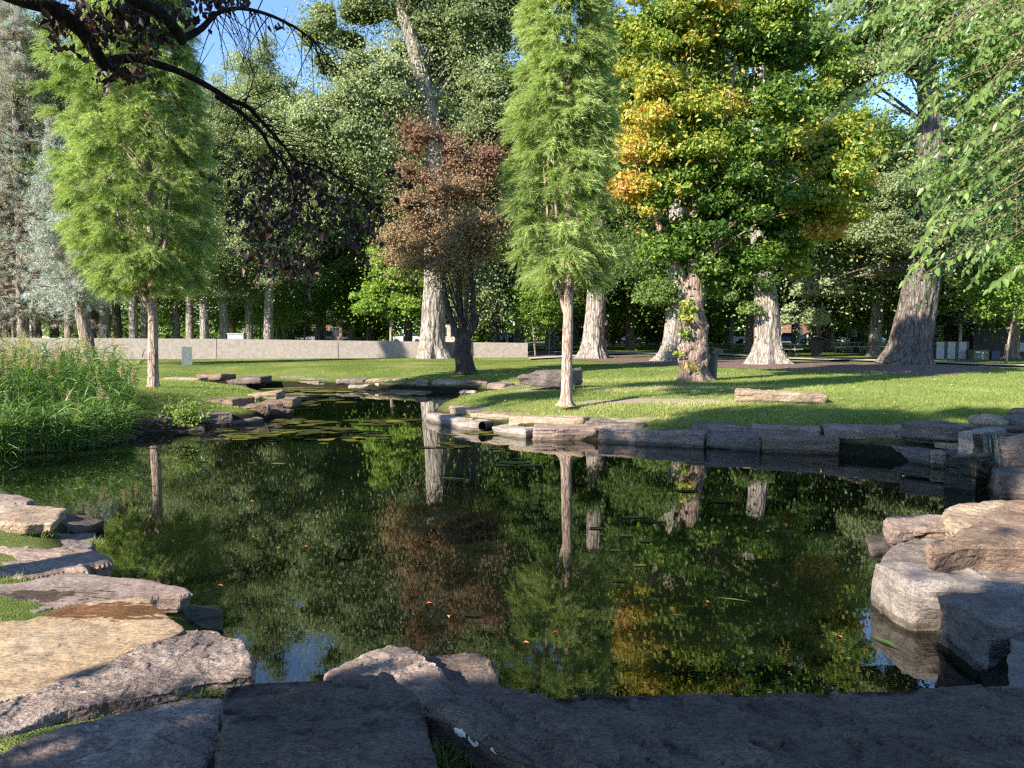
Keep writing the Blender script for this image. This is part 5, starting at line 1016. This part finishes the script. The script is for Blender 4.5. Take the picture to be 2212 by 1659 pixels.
for dx, dz, w, h, mm in ((-.2, .40, .2, .08, 'sticker'), (.06, .36, .1, .12, 'sticker'), (.24, .38, .15, .07, 'sticker_o'), (.02, .2, .05, .08, 'sticker'), (-.14, .14, .06, .07, 'sticker')):
    q = MB(); q.box(p + [dx, -.004, dz], (w, .006, h)); q.build('sticker', M[mm], root)
p = at(2151, 776, 44.3); p[2] = LAWN; root = empty('storage_box', p, 'low dark blue box right beside the green transformer box', 'box')
q = MB(); q.box(p + [0, .3, .21], (.46, .6, .42)); q.build('box_body', M['navy'], root); q = MB(); q.box(p + [0, .3, .445], (.5, .64, .05)); q.build('lid', M['navy'], root)
# park shelter
p = at(2150, 766, 52); p[2] = LAWN; root = empty('park_shelter', p, 'dark park shelter with a hipped roof at the right edge', 'building'); root['kind'] = 'thing'
q = MB(); q.box(p + [.9, 2.2, 1.05], (4.2, 3.6, 2.1)); q.build('wall', M['darkwall'], root)
e = .55; w2, d2 = 3.2, 2.6; o = p + [.6, 2.2, 2.1]; q = MB()
q.add([o + [-w2, -d2, 0], o + [w2, -d2, 0], o + [w2, d2, 0], o + [-w2, d2, 0], o + [-1.0, 0, 1.15], o + [1.0, 0, 1.15]] + [o + [-w2, -d2, -.16], o + [w2, -d2, -.16], o + [w2, d2, -.16], o + [-w2, d2, -.16]], [(0, 1, 5, 4), (2, 3, 4, 5), (6, 7, 1, 0), (7, 8, 2, 1), (8, 9, 3, 2), (9, 6, 0, 3), (9, 8, 7, 6)]); q.add([o + [w2, -d2, 0], o + [w2, d2, 0], o + [1.0, 0, 1.15], o + [-w2, -d2, 0], o + [-w2, d2, 0], o + [-1.0, 0, 1.15]], [(0, 1, 2), (4, 3, 5)])
q.build('roof', M['roof'], root)
for dx in (-2.3, 3.4):
    q = MB(); q.box(p + [dx, -.1, .97], (.16, .16, 1.94)); q.build('porch_post', M['palewood'], root)
for dx in (-.2, 1.6):
    q = MB(); q.box(p + [dx, .385, 1.2], (.9, .03, .8)); w_ = q.build('window', M['darkwall'], root); q = MB(); q.box(p + [dx, .362, 1.2], (.8, .02, .7)); q.build('pane', M['glass'], w_); w_.matrix_parent_inverse = Matrix()
    w_.children[0].location = (0, 0, 0)
p = at(2206, 765, 47); p[2] = LAWN; root = empty('sign_board', p, 'small pale sign board on two legs at the right edge before the shelter', 'sign')
q = MB(); q.box(p + [0, 0, .62], (.75, .04, .5)); q.build('board', M['cabinet'], root)
for dx in (-.3, .3):
    q = MB(); q.box(p + [dx, .045, .4], (.06, .05, .8)); q.build('leg', M['palewood'], root)
# picnic tables
def picnic(u, D, mat_, label, rot):
    p = at(u, 720, D); p[2] = LAWN; r_ = empty('picnic_table', p, label, 'picnic table', 'picnic tables'); c_, s_ = math.cos(rot), math.sin(rot)
    def w(x, y, z): return p + [x * c_ - y * s_, x * s_ + y * c_, z]
    q = MB(); [q.box(w(0, y, .74), (1.9, .14, .045), rot) for y in (-.3, -.15, 0, .15, .3)]; q.build('tabletop', mat_, r_)
    for y in (-.72, .72): q = MB(); [q.box(w(0, y + d, .45), (1.9, .13, .045), rot) for d in (-.075, .075)]; q.build('bench', mat_, r_)
    for x in (-.65, .65):
        q = MB()
        for s in (-1, 1): tube(q, [w(x, s * .22, .715), w(x, s * .62, .0)], [.035, .035], 6)
        tube(q, [w(x, -.75, .41), w(x, .75, .41)], [.035, .035], 6); q.build('leg_frame', mat_, r_)
picnic(1832, 60, M['palewood'], 'pale picnic table in a sunny patch far across the park', .1); picnic(1690, 50, M['wood'], 'shaded dark picnic table right of the white flared cottonwood', .05)
# green frame
p = at(1104.5, 720, 74); p[2] = LAWN; k = 74 / F_PX; root = empty('green_frame', p, 'bright green upright frame board standing beyond the end of the wall', 'sign')
q = MB()
for dx in (-6.6, 6.6): q.box(p + [dx * k, 0, 16 * k], (1.6 * k, .1, 32 * k))
for z in (33, 12): q.box(p + [0, 0, z * k], (14.8 * k, .1, 2 * k))
q.build('frame', M['lime'], root); q = MB(); q.box(p + [0, .03, 22.5 * k], (11.4 * k, .03, 18.8 * k)); q.build('panel', M['black'], root)
# people far away
def person(u, D, label, skin_pts, shirt, shorts, face):
    p = at(u, 720, D); p[2] = LAWN; r_ = empty('person', p, label, 'person')
    def skin(name, pts, edges, mat_, par, sub=1):
        me = bpy.data.meshes.new(name); me.from_pydata([tuple(x[:3]) for x in pts], edges, []); me.materials.append(mat_); o_ = bpy.data.objects.new(name, me); COL.objects.link(o_); o_.parent = par; o_.rotation_euler = (0, 0, face)
        s = o_.modifiers.new('skin', 'SKIN'); sv = me.skin_vertices if me.skin_vertices else None
        bm = bmesh.new(); bm.from_mesh(me); L = bm.verts.layers.skin.verify(); bm.verts.ensure_lookup_table()
        for vtx, x in zip(bm.verts, pts): vtx[L].radius = (x[3], x[3] * (x[4] if len(x) > 4 else 1))
        bm.verts[0][L].use_root = True; bm.to_mesh(me); bm.free()
        ss = o_.modifiers.new('smooth', 'SUBSURF'); ss.levels = ss.render_levels = sub; return o_
    P, E = skin_pts; b_ = skin('body', P, E, M['skin'], r_, 2)
    skin('shirt', [(0, 0, .98, .15, .75), (0, 0, 1.2, .155, .75), (0, 0, 1.42, .13, .7), (-.2, 0, 1.42, .065), (.2, 0, 1.42, .065), (-.27, P[7][1] * .5, 1.24, .06), (.27, P[9][1] * .5, 1.24, .06)], [(0, 1), (1, 2), (2, 3), (2, 4), (3, 5), (4, 6)], shirt, r_)
    skin('shorts', [(0, 0, .98, .155, .8), (-.1, P[11][1] * .5, .84, .095), (.1, P[14][1] * .5, .84, .095), (-.11, P[11][1] * .9, .60, .092), (.11, P[14][1] * .9, .60, .092)], [(0, 1), (0, 2), (1, 3), (2, 4)], shorts, r_)
    skin('hair', [(0, .015, 1.70, .085), (0, .035, 1.64, .08)], [(0, 1)], M['hair'], r_)
def figure(arm, leg):
    P = [(0, 0, .95, .13, .8), (0, 0, 1.2, .135, .75), (0, 0, 1.40, .11, .7), (0, 0, 1.50, .05), (0, -.01, 1.60, .078), (0, -.01, 1.68, .08), (-.21, 0, 1.40, .05), (-.28, arm, 1.15, .04), (.21, 0, 1.40, .05), (.28, -arm, 1.15, .04),
         (-.1, 0, .88, .085), (-.11, -leg * .6, .50, .055), (-.11, leg * .2 - .02, .08, .04), (.1, 0, .88, .085), (.11, leg * .6, .50, .055), (.11, leg * 1.2, .10, .04), (-.27, arm - .12, .93, .032), (.27, -arm - .12, .93, .032), (-.11, leg * .2 - .18, .03, .035), (.11, leg * 1.2 - .15, .05, .035)]
    E = [(0, 1), (1, 2), (2, 3), (3, 4), (4, 5), (2, 6), (6, 7), (7, 16), (2, 8), (8, 9), (9, 17), (0, 10), (10, 11), (11, 12), (12, 18), (0, 13), (13, 14), (14, 15), (15, 19)]
    return P, E
person(487, 100, 'person in orange shorts jogging far behind the row of trunks', figure(.12, .35), M['sticker'], M['orange'], .9)
person(1088, 75, 'person in a light blue top standing beside the green frame', figure(.02, .03), M['bluecloth'], M['navy'], .3)

# cars in the street
PAINT = [plain('car_white', (.75, .75, .75), .25), plain('car_blue', (.10, .18, .38), .25), plain('car_gray', (.22, .23, .25), .25), plain('car_silver', (.50, .52, .54), .25), plain('car_charcoal', (.08, .085, .09), .25)]
def car_proto(tall, paint):
    root = empty('parked_car', (0, 0, 0), 'x', 'car', 'cars parked along the street'); h = 1.45 + tall
    prof = [(-2.2, .30), (-2.25, .62), (-2.15, .86), (-1.25, .97), (1.7, .98), (2.15, .90), (2.25, .60), (2.2, .30)]
    q = MB(); W = .86
    V = np.array([(x, s * (W - (.06 if z > .85 else 0)), z) for s in (-1, 1) for x, z in prof]); n = len(prof)
    q.add(V, [(i, i + 1, n + i + 1, n + i) for i in range(n - 1)] + [(n - 1, 0, n, 2 * n - 1)]); q.add(V, [(i, 7 - i, 6 - i) for i in range(3)] + [(i, 6 - i, i + 1) for i in range(3)] + [(n + 7 - i, n + i, n + 6 - i) for i in range(3)] + [(n + 6 - i, n + i, n + i + 1) for i in range(3)])
    r0, r1 = (-.55, .95) if tall < .2 else (-.6, 1.75)
    V = [(-1.3, -.8, .965), (1.85, -.8, .965), (1.85, .8, .965), (-1.3, .8, .965), (r0 - .1, -.62, h), (r1, -.62, h), (r1, .62, h), (r0 - .1, .62, h)]
    q.add(V, [(4, 5, 6, 7)]); q.build('body', paint, root)
    q = MB(); q.add(V, [(0, 1, 5, 4), (1, 2, 6, 5), (2, 3, 7, 6), (3, 0, 4, 7)]); q.build('windows', M['glass'], root)
    for x in (-1.4, 1.4):
        for s in (-1, 1):
            q = MB(); th = np.linspace(0, 2 * math.pi, 14, endpoint=False)
            V = np.array([(x + .33 * math.cos(t), s * .88 + d, .33 + .33 * math.sin(t)) for d in (-.1, .1) for t in th]); i = np.arange(14); j = (i + 1) % 14
            q.add(V, np.stack([i, j, 14 + j, 14 + i], -1)); V2 = np.vstack([V, [(x, s * .88 - .1, .33), (x, s * .88 + .1, .33)]]); q.add(V2, np.r_[np.stack([j, i, np.full(14, 28)], -1), np.stack([14 + i, 14 + j, np.full(14, 29)], -1)]); q.build('wheel', M['rubber'], root)
    for s in (-1, 1): q = MB(); q.box((-2.23, s * .6, .70), (.08, .35, .14)); q.build('headlight', M['sticker'], root)
    return root
CARS = [(105, 0, 'blue parked car left end of the street behind the forked row trunk'), (60, 2, 'gray parked car at the far left behind the reed plumes'), (770, 0, 'white parked car seen above the middle of the wall'), (690, 2, 'gray parked car above the wall left of the middle one'), (880, 3, 'silver parked car just left of the huge cottonwood trunk'),
        (1065, 3, 'silver parked car left of the green frame'), (1225, 0, 'white parked car behind the central cypress trunk'), (1330, 1, 'blue parked car right of the shaded mulch cottonwood'), (1400, 3, 'silver parked car left of the half hidden cottonwood'), (1575, 0, 'white parked car between maple and white flared cottonwood'), (1700, 1, 'blue parked car right of the white flared cottonwood'), (1755, 3, 'silver parked car behind the lone dark bin'), (1815, 0, 'white parked car above the pale picnic table'), (1870, 1, 'blue parked car left of the leaning cottonwood'), (2035, 0, 'white parked car above the metal cabinets'), (630, 4, 'charcoal parked car at the end of the trunk row')]
protos = [car_proto(.0, PAINT[k]) if k % 2 else car_proto(.28, PAINT[k]) for k in range(5)]; seen = set()
for u, k, lab in CARS:
    p = at(u, 720, 112 + (u * 7 % 5)); p[2] = LAWN + .02
    if k in seen: copy_thing(protos[k], p, (u % 3) * .04, 1.0, lab)
    else: seen.add(k); protos[k].location = tuple(p); protos[k]['label'] = lab
# houses across the street
def house(u, D, w, h, mat_, label, win):
    p = at(u, 720, D); p[2] = LAWN; r_ = empty('house', p, label, 'house', 'houses across the street'); r_['kind'] = 'thing'
    q = MB(); q.box(p + [0, 4, h / 2], (w, 8, h)); q.build('wall', mat_, r_)
    q = MB(); o = p + [0, 4, h]; q.add([o + [-w / 2 - .4, -4.5, -.05], o + [w / 2 + .4, -4.5, -.05], o + [w / 2 + .4, 4.5, -.05], o + [-w / 2 - .4, 4.5, -.05], o + [-w / 2 - .4, 0, 2.2], o + [w / 2 + .4, 0, 2.2]], [(0, 1, 5, 4), (2, 3, 4, 5), (3, 2, 1, 0)]); q.add([o + [-w / 2 - .4, -4.5, -.05], o + [-w / 2 - .4, 4.5, -.05], o + [-w / 2 - .4, 0, 2.2], o + [w / 2 + .4, -4.5, -.05], o + [w / 2 + .4, 4.5, -.05], o + [w / 2 + .4, 0, 2.2]], [(1, 0, 2), (3, 4, 5)]); q.build('roof', M['roof'], r_)
    for i in range(win):
        x = (i + .5) / win * w - w / 2
        if i == win // 2: q = MB(); q.box(p + [x, -.03, 1.05], (1.0, .06, 2.1)); q.build('door', M['white'], r_)
        else: q = MB(); q.box(p + [x, -.03, 1.6], (1.3, .06, 1.3)); q.build('window', M['glass'], r_)
house(675, 128, 9, 3.2, M['brick'], 'red brick house across the street above the wall', 4); house(1290, 128, 11, 3.2, M['stucco'], 'cream house across the street behind the mulch cottonwood', 5); house(1790, 130, 12, 3.4, M['brick'], 'brick house across the street at the right', 5); house(1010, 130, 10, 3.2, M['stucco'], 'cream house across the street behind the brown tree', 5); house(60, 128, 10, 3.2, M['stucco'], 'cream house across the street at the far left', 4)

# ------------------------------------------------------------------ the waterfall
def fall_mat():
    m, nt, b, out = new_mat('falling_water'); b.inputs['Base Color'].default_value = (.20, .20, .17, 1); b.inputs['Roughness'].default_value = .12
    tr = N(nt, 'ShaderNodeBsdfTransparent'); mx = N(nt, 'ShaderNodeMixShader'); mx.inputs[0].default_value = .4; nt.links.new(tr.outputs[0], mx.inputs[1]); nt.links.new(b.outputs[0], mx.inputs[2]); nt.links.new(mx.outputs[0], out.inputs[0]); return m
q = MB(); r = np.random.default_rng(12); a, c = at(2120, 940, 11.1), at(2152, 941, 10.85); wv = c - a
for k in range(26):
    s = r.random(); top_ = a + wv * s; L = top_[2] * r.uniform(.55, 1.02); n = 10; t = np.linspace(0, 1, n)
    P = top_ + np.c_[r.normal() * .01 * np.sin(t * 5 + k), -.10 * np.sqrt(t) - r.random() * .03, -L * t]; tube(q, P, np.full(n, r.uniform(.003, .009)), 5)
tag(q.build('waterfall', fall_mat(), smooth=True), 'thin trickling waterfall between the pale block and the pink brown block', 'waterfall', kind='thing')

# ------------------------------------------------------------------ plants at the water
LEAF['reed'] = leaf_mat('reed_leaves', [(0, (.04, .10, .018)), (.5, (.09, .18, .036)), (.85, (.21, .29, .075)), (1, (.38, .34, .17))], .35, .5, .35)
PLUME = leaf_mat('reed_plumes', [(0, (.30, .23, .12)), (1, (.50, .42, .27))], .3, .8, .1)
root = empty('reed_clump', gp(140, 920, .3), 'dense clump of tall green reeds with tan plumes at the left shore', 'reeds'); r = np.random.default_rng(55)
lm, pm = MB(), MB(); n = 1250
U = r.uniform(-260, 278, n); Vv = np.interp(U, [-260, 0, 150, 305], [962, 955, 941, 924]) - r.random(n) ** 1.3 * np.interp(U, [0, 200, 305], [75, 62, 34])
B0 = np.array([gp(u, v, .25) for u, v in zip(U, Vv)]); B0[:, 2] = np.maximum(ground_z(B0[:, 0], B0[:, 1]), -.05)
D = B0[:, 1]; front = (Vv - np.interp(U, [-260, 0, 150, 305], [962, 955, 941, 924])) / -70
H = (.72 + .52 * np.clip(front * 1.6, 0, 1)) * np.interp(U, [-260, 200, 250, 305], [1, 1, .88, .60]) * r.uniform(.7, 1.08, n)
lean = r.normal(size=(n, 2)) * .16 + np.c_[np.interp(U, [0, 200, 305], [-.02, .05, .25]), np.full(n, -.08)]
top = B0 + np.c_[lean * H[:, None], H]; mid = (B0 + top) / 2 + np.c_[-lean * .12, np.zeros(n)]
tubes_fast(lm, B0, mid, top, .006, .002, n=5, sides=3, tint=.6)
k = np.repeat(np.arange(n), 9); t = r.uniform(.12, 1.0, len(k))[:, None]; P = B0[k] * (1 - t) ** 2 + 2 * mid[k] * t * (1 - t) + top[k] * t * t
dd = nrm(np.c_[r.normal(size=(len(k), 2)), r.uniform(.5, 1.6, len(k))]); L = r.uniform(.28, .58, len(k))
strips(lm, P, dd, L, .024, np.clip(.45 + r.normal(size=len(k)) * .2, 0, 1), droop=.42, seg=4, r=r)
pl = np.where((r.random(n) < np.where(front > .35, .34, .05)) & (U < 270))[0]; k = np.repeat(pl, 60); s = r.random(len(k))
P = top[k] + np.c_[lean[k] * .25 + r.normal(size=(len(k), 2)) * .015, s * .30 - .04]; dd = np.c_[r.normal(size=(len(k), 2)) * .5 + lean[k] * 2, r.uniform(-.2, .9, len(k))]
strips(pm, P, dd, r.uniform(.05, .13, len(k)) * (1.15 - s), .010, r.random(len(k)), r=r)
lm.build('leaves', LEAF['reed'], root, attr=True); pm.build('plumes', PLUME, root, attr=True)
b = gp(398, 921, .2); root = empty('leafy_shrub', b, 'small leafy shrub growing at the water before the brown block', 'shrub'); r = np.random.default_rng(56); tm, lm = MB(), MB()
C = np.array([at(398 + r.normal() * 24, 885 + r.normal() * 18, b[1] + r.normal() * .15) for _ in range(46)])
tubes_fast(tm, np.repeat(b[None], 46, 0) + r.normal(size=(46, 3)) * [.05, .05, 0], (C + b) / 2 + [0, 0, .08], C, .008, .003, n=6, sides=4)
k = np.repeat(np.arange(46), 13); t = r.uniform(.35, 1.05, len(k))[:, None]; P = b + (C[k] - b) * t + r.normal(size=(len(k), 3)) * .045
leaf_quads(lm, P, r.normal(size=P.shape) + [-.3, -.4, .8], r.uniform(.05, .10, len(k)), np.clip(.55 + r.normal(size=len(k)) * .2, 0, 1), .5, r=r)
tm.build('stems', BARK['twig'], root); lm.build('leaves', LEAF['fresh'], root, attr=True)

# grass: the lawn's blades, and tufts in the cracks of the near slabs
LEAF['grass'] = leaf_mat('grass_blades', [(0, (.12, .175, .042)), (.45, (.22, .28, .075)), (.7, (.34, .36, .13)), (1, (.52, .47, .26))], .35, .55, .25)
gm = MB(); r = np.random.default_rng(57); n = 620000
y = 1 / r.uniform(1 / 33.0, 1 / 11.5, n); x = r.uniform(-1, 1, n) * (y * .66 + .5); d = pond_dist(x, y); ok = d > .55
for (u, v, rx, ry) in ((1400, 864, 1.9, .42), (1250, 884, 1.5, .35), (1160, 838, 1.0, .9)):
    p = gp(u, v, .55); ok &= (((x - p[0]) / rx) ** 2 + ((y - p[1]) / ry) ** 2 + .6 * noise3(np.c_[x * 2.5, y * 2.5, x * 0], 2)) > .8
x, y = x[ok], y[ok]; z = ground_z(x, y) - .01; n = len(x)
dry = np.zeros(n)
for (u, v, rx, ry) in ((1000, 818, 5.5, 1.5), (1420, 838, 3.8, 1.2), (1250, 884, 2.2, .8), (1400, 866, 2.6, .9)):
    p = gp(u, v, .58); dry = np.maximum(dry, np.exp(-(((x - p[0]) / rx) ** 2 + ((y - p[1]) / ry) ** 2)))
dry = dry * (.75 + .5 * noise3(np.c_[x * 1.1, y * 1.1, x * 0], 7)) + .22 * np.clip(noise3(np.c_[x * .35, y * .35, x * 0 + 5], 6), 0, 1)
tint = np.clip(.36 + .14 * noise3(np.c_[x * .8, y * .8, x * 0], 8) + r.normal(size=n) * .12 + .65 * dry * (r.random(n) < .8), 0, 1)
hgt = r.uniform(.035, .085, n) * (1 + .35 * noise3(np.c_[x * 2, y * 2, x * 0], 4))
strips(gm, np.c_[x, y, z], np.c_[r.normal(size=(n, 2)) * .55, np.ones(n)], hgt, r.uniform(.009, .016, n), tint, r=r)
TUFTS = [(-20, 1145, .30, 380, 70, 7, .10), (60, 1150, .28, 160, 50, 5, .08), (-10, 1262, .32, 420, 60, 8, .10), (60, 1262, .31, 120, 40, 5, .06), (30, 1335, .34, 260, 45, 6, .08), (70, 1332, .34, 120, 30, 4, .07)]
for k in range(44):
    s = k / 43; TUFTS.append((-10 + 495 * s, np.interp(s, [0, .3, .6, 1], [1612, 1553, 1512, 1488]) + 4, .37, 62, 14, 6, .075))
TUFTS += [(478, 1650, .34, 260, 14, 30, .13), (500, 1668, .34, 120, 40, 8, .12), (700, 1672, .36, 160, 120, 8, .09), (880, 1668, .36, 200, 60, 8, .10), (955, 1640, .37, 420, 30, 26, .12), (1000, 1630, .37, 500, 60, 26, .09), (1060, 1640, .37, 420, 60, 14, .10), (935, 1600, .36, 120, 10, 20, .14), (205, 1166, .22, 60, 14, 4, .06)]
for (u, v, z, n_, su, sv, h_) in TUFTS:
    P = np.array([gp(u + a_ * su, v + b_ * sv, z) for a_, b_ in r.normal(size=(n_, 2)) * .6]); P[:, 2] -= .03
    strips(gm, P, np.c_[r.normal(size=(n_, 2)) * .55, np.ones(n_)], h_ * r.uniform(.6, 1.6, n_), .006, np.clip(.3 + r.normal(size=n_) * .15, 0, 1), droop=.25, seg=3, r=r)
tag(gm.build('grass', LEAF['grass'], attr=True), 'green lawn grass with dry patches round the pond', 'grass', kind='stuff')
# pale fallen leaves lying on the lawn
r = np.random.default_rng(61); n = 900; y = 1 / r.uniform(1 / 44.0, 1 / 13.0, n); x = r.uniform(-1, 1, n) * (y * .62); ok = (pond_dist(x, y) > .7); x, y = x[ok], y[ok]; q = MB()
LEAF['litter'] = leaf_mat('dry_fallen_leaves', [(0, (.36, .32, .12)), (.5, (.42, .37, .2)), (1, (.33, .20, .10))], .1, .7, .2)
leaf_quads(q, np.c_[x, y, ground_z(x, y) + .055], r.normal(size=(len(x), 3)) * .35 + [0, -.3, 1], r.uniform(.03, .06, len(x)), r.random(len(x)), .7, r=r); tag(q.build('leaf_litter', LEAF['litter'], attr=True), 'small pale yellow leaves strewn over the lawn', 'fallen leaves', kind='stuff')
# a low weed with broad leaves in the dark gap
b = gp(1068, 1618, .40); lm = MB(); n = 60; th = r.uniform(0, 6.28, n); P = b + np.c_[np.cos(th), np.sin(th), np.zeros(n)] * r.uniform(.01, .09, (n, 1)) + [0, 0, .03]
leaf_quads(lm, P, r.normal(size=P.shape) * .5 + [0, -.2, 1], r.uniform(.02, .045, n), np.clip(.3 + r.normal(size=n) * .15, 0, 1), .6, r=r); tag(lm.build('weed', LEAF['cotton2'], attr=True), 'small leafy weed in the gap between the dark slabs', 'weed', kind='thing')

# ------------------------------------------------------------------ things floating on the pond
ALGAE = leaf_mat('pond_algae', [(0, (.014, .018, .006)), (.5, (.05, .055, .012)), (1, (.21, .19, .035))], .05, .8, .08)
PAD = leaf_mat('lily_pad_leaf', [(0, (.010, .014, .006)), (.5, (.03, .042, .012)), (1, (.13, .16, .04))], .1, .75, .08)
def float_patch(name, u, v, rx, ry, label, cat, group, mat_, tint, seed, z=.006, pieces=1, notch=False):
    q = MB(); r = np.random.default_rng(seed); c0 = gp(u, v, 0)
    for k in range(pieces * 2 if pieces > 1 else 1):
        c = c0 + (np.array([r.normal() * rx * .6, r.normal() * ry * .6, 0]) if pieces > 1 else 0); f = r.uniform(.06, .34) if pieces > 1 else .8
        n = 22; th = np.linspace(0, 2 * math.pi, n, endpoint=False); rad = 1 + (.04 if notch else .30) * fbm(np.c_[np.cos(th) * 1.6 + seed + k, np.sin(th) * 1.6, th * 0], 3, 3)
        if notch: rad[0] = .12
        V = np.vstack([c + np.c_[np.cos(th) * rad * rx * f, np.sin(th) * rad * ry * f, np.zeros(n)], c]); V[:, 2] = z + .0007 * k + .004 * np.r_[rad - 1, .3]
        q.add(V, np.stack([np.arange(n), (np.arange(n) + 1) % n, np.full(n, n)], -1), np.clip(tint + r.normal() * .15, 0, 1))
    return tag(q.build(name, mat_, attr=True, loc=c0), label, cat, group, 'stuff' if pieces > 1 else 'thing')
for i, (u, v, rx, ry, t, pc, lab) in enumerate(((545, 940, .75, .55, .55, 22, 'yellow green algae mat just off the left point'), (690, 930, .7, .55, .42, 16, 'yellow green algae mat between left point and peninsula'), (630, 912, .6, .6, .45, 12, 'thin algae mat close beside the end of the left point'), (760, 945, .5, .5, .55, 12, 'algae mat in mid channel before the peninsula tip'),
        (700, 843, 1.6, 1.3, .6, 26, 'bright algae mat in the inlet by its far shore'), (690, 862, 1.2, 1.2, .4, 14, 'thin algae streaks in the middle of the inlet'), (45, 975, .95, .22, .85, 9, 'yellow algae streak floating at the left edge below the reeds'), (1040, 937, .5, .25, .6, 9, 'algae fringe at the foot of the white stones by the drain pipe'), (985, 965, .5, .3, .2, 7, 'dull algae mat in front of the peninsula tip'),
        (840, 910, .7, .6, .4, 12, 'olive algae mat left of the peninsula tip'))):
    float_patch('algae_mat', u, v, rx, ry, lab, 'algae', 'algae mats on the pond', ALGAE, t, 200 + i, pieces=pc)
PADS = [(1110, 1000, .30, .16, .9, 'yellowish lily pad largest of the cluster in mid pond'), (1140, 1006, .24, .14, .75, 'yellowish lily pad right of the largest in mid pond'), (1088, 1006, .18, .12, .7, 'small yellowish lily pad left of the mid pond cluster'), (1128, 992, .2, .12, .8, 'yellowish lily pad at the back of the mid pond cluster'), (545, 1001, .09, .06, .75, 'small bright lily pad left of the mid pond, behind others'), (602, 1002, .15, .05, .7, 'narrow bright lily pad right of the small bright one'),
        (440, 998, .12, .06, .4, 'dim lily pad right of the reflected pale trunk'), (330, 968, .12, .06, .6, 'lily pad close below the dark shaded block'), (700, 958, .12, .07, .65, 'lily pad in front of the channel algae'), (1375, 1118, .26, .10, .3, 'dull lily pad farthest back in the right group'), (1290, 1142, .18, .10, .2, 'dull lily pad left in the right group'), (1415, 1128, .22, .1, .25, 'dull lily pad right of the farthest in the right group'),
        (1330, 1190, .12, .08, .3, 'dim lily pad below the right group'), (1385, 1222, .10, .06, .75, 'small bright lily pad beneath the right group'), (1395, 1170, .14, .09, .2, 'dim lily pad at the middle of the right group'), (1355, 1158, .14, .08, .35, 'mid green lily pad in the right group'), (1340, 1256, .14, .06, .2, 'dark lily pad near the reflected cypress trunk'), (1025, 1330, .09, .05, .2, 'dark green lily pad near the orange leaves'), (1480, 1062, .3, .12, .2, 'dull lily pad in the reflection of the swollen maple'), (1560, 1085, .25, .1, .15, 'dark lily pad right of the reflected maple trunk')]
for i, (u, v, rx, ry, t, lab) in enumerate(PADS): float_patch('lily_pad', u, v, rx * (.62 if u > 1200 else 1), ry * (.62 if u > 1200 else 1), lab, 'lily pad', 'lily pads on the pond', PAD, t, 300 + i, z=.008, notch=rx < .2)
REDLEAF = leaf_mat('fallen_red_leaf', [(0, (.40, .05, .03)), (.5, (.55, .14, .07)), (1, (.65, .32, .16))], .2, .5, .3)
for i, (u, v, t, s, lab) in enumerate(((927, 1303, .3, .085, 'red leaf floating in the reflection of the brown tree'), (968, 1332, .7, .08, 'orange leaf floating right below the red one'), (1200, 1366, .0, .085, 'deep red curled leaf floating on the reflected cypress'), (1136, 1388, .65, .075, 'orange leaf floating lowest in the middle'), (718, 1237, .3, .08, 'red leaf floating left of the middle'), (476, 1265, .35, .08, 'red leaf floating near the reflected left trunk'),
        (1528, 1300, .2, .07, 'red leaf floating on the right water'), (545, 1083, .6, .10, 'orange leaf floating in mid pond at the left'), (660, 1180, .4, .06, 'small red leaf floating before the blue reflection'), (900, 1055, .4, .07, 'small red leaf floating in mid pond'), (602, 1183, .5, .06, 'tiny pinkish leaf floating left of the blue reflection'), (1815, 1375, .5, .06, 'brown pink leaf floating near the whitish boulder'), (500, 1222, .5, .06, 'thin orange leaf floating above the near left slabs'), (1070, 940, .4, .06, 'red leaf at the foot of the peninsula stones'))):
    q = MB(); c = gp(u, v, .012); a_ = i * 1.9; tg = np.array([[math.cos(a_) , math.sin(a_) * .8, .12]]); leaf_quads(q, np.array([c]), np.array([[0, -.1, 1.0]]), s * .62, t, .42, .2, tang=tg, r=np.random.default_rng(i))
    tag(q.build('fallen_leaf', REDLEAF, attr=True, loc=c), lab, 'leaf', 'fallen leaves on the water', 'thing')
for (u0, v0, u1, v1, w, lab) in ((950, 1031, 1020, 1036, .045, 'pale floating reed leaf in mid pond'), (1545, 1290, 1625, 1300, .012, 'thin straw floating on the right water'), (1880, 1372, 1950, 1402, .02, 'green grass blade floating near the whitish boulder')):
    a, c = gp(u0, v0, .008), gp(u1, v1, .008); q = MB(); side = np.array([-(c - a)[1], (c - a)[0], 0]); side = side / np.linalg.norm(side) * w; m_ = (a + c) / 2 + [0, 0, .004]
    q.add([a, m_ + side, c, m_ - side], [(0, 1, 2, 3)], .9 if w > .03 else .5); tag(q.build('floating_blade', LEAF['reed'], attr=True), lab, 'reed leaf', kind='thing')
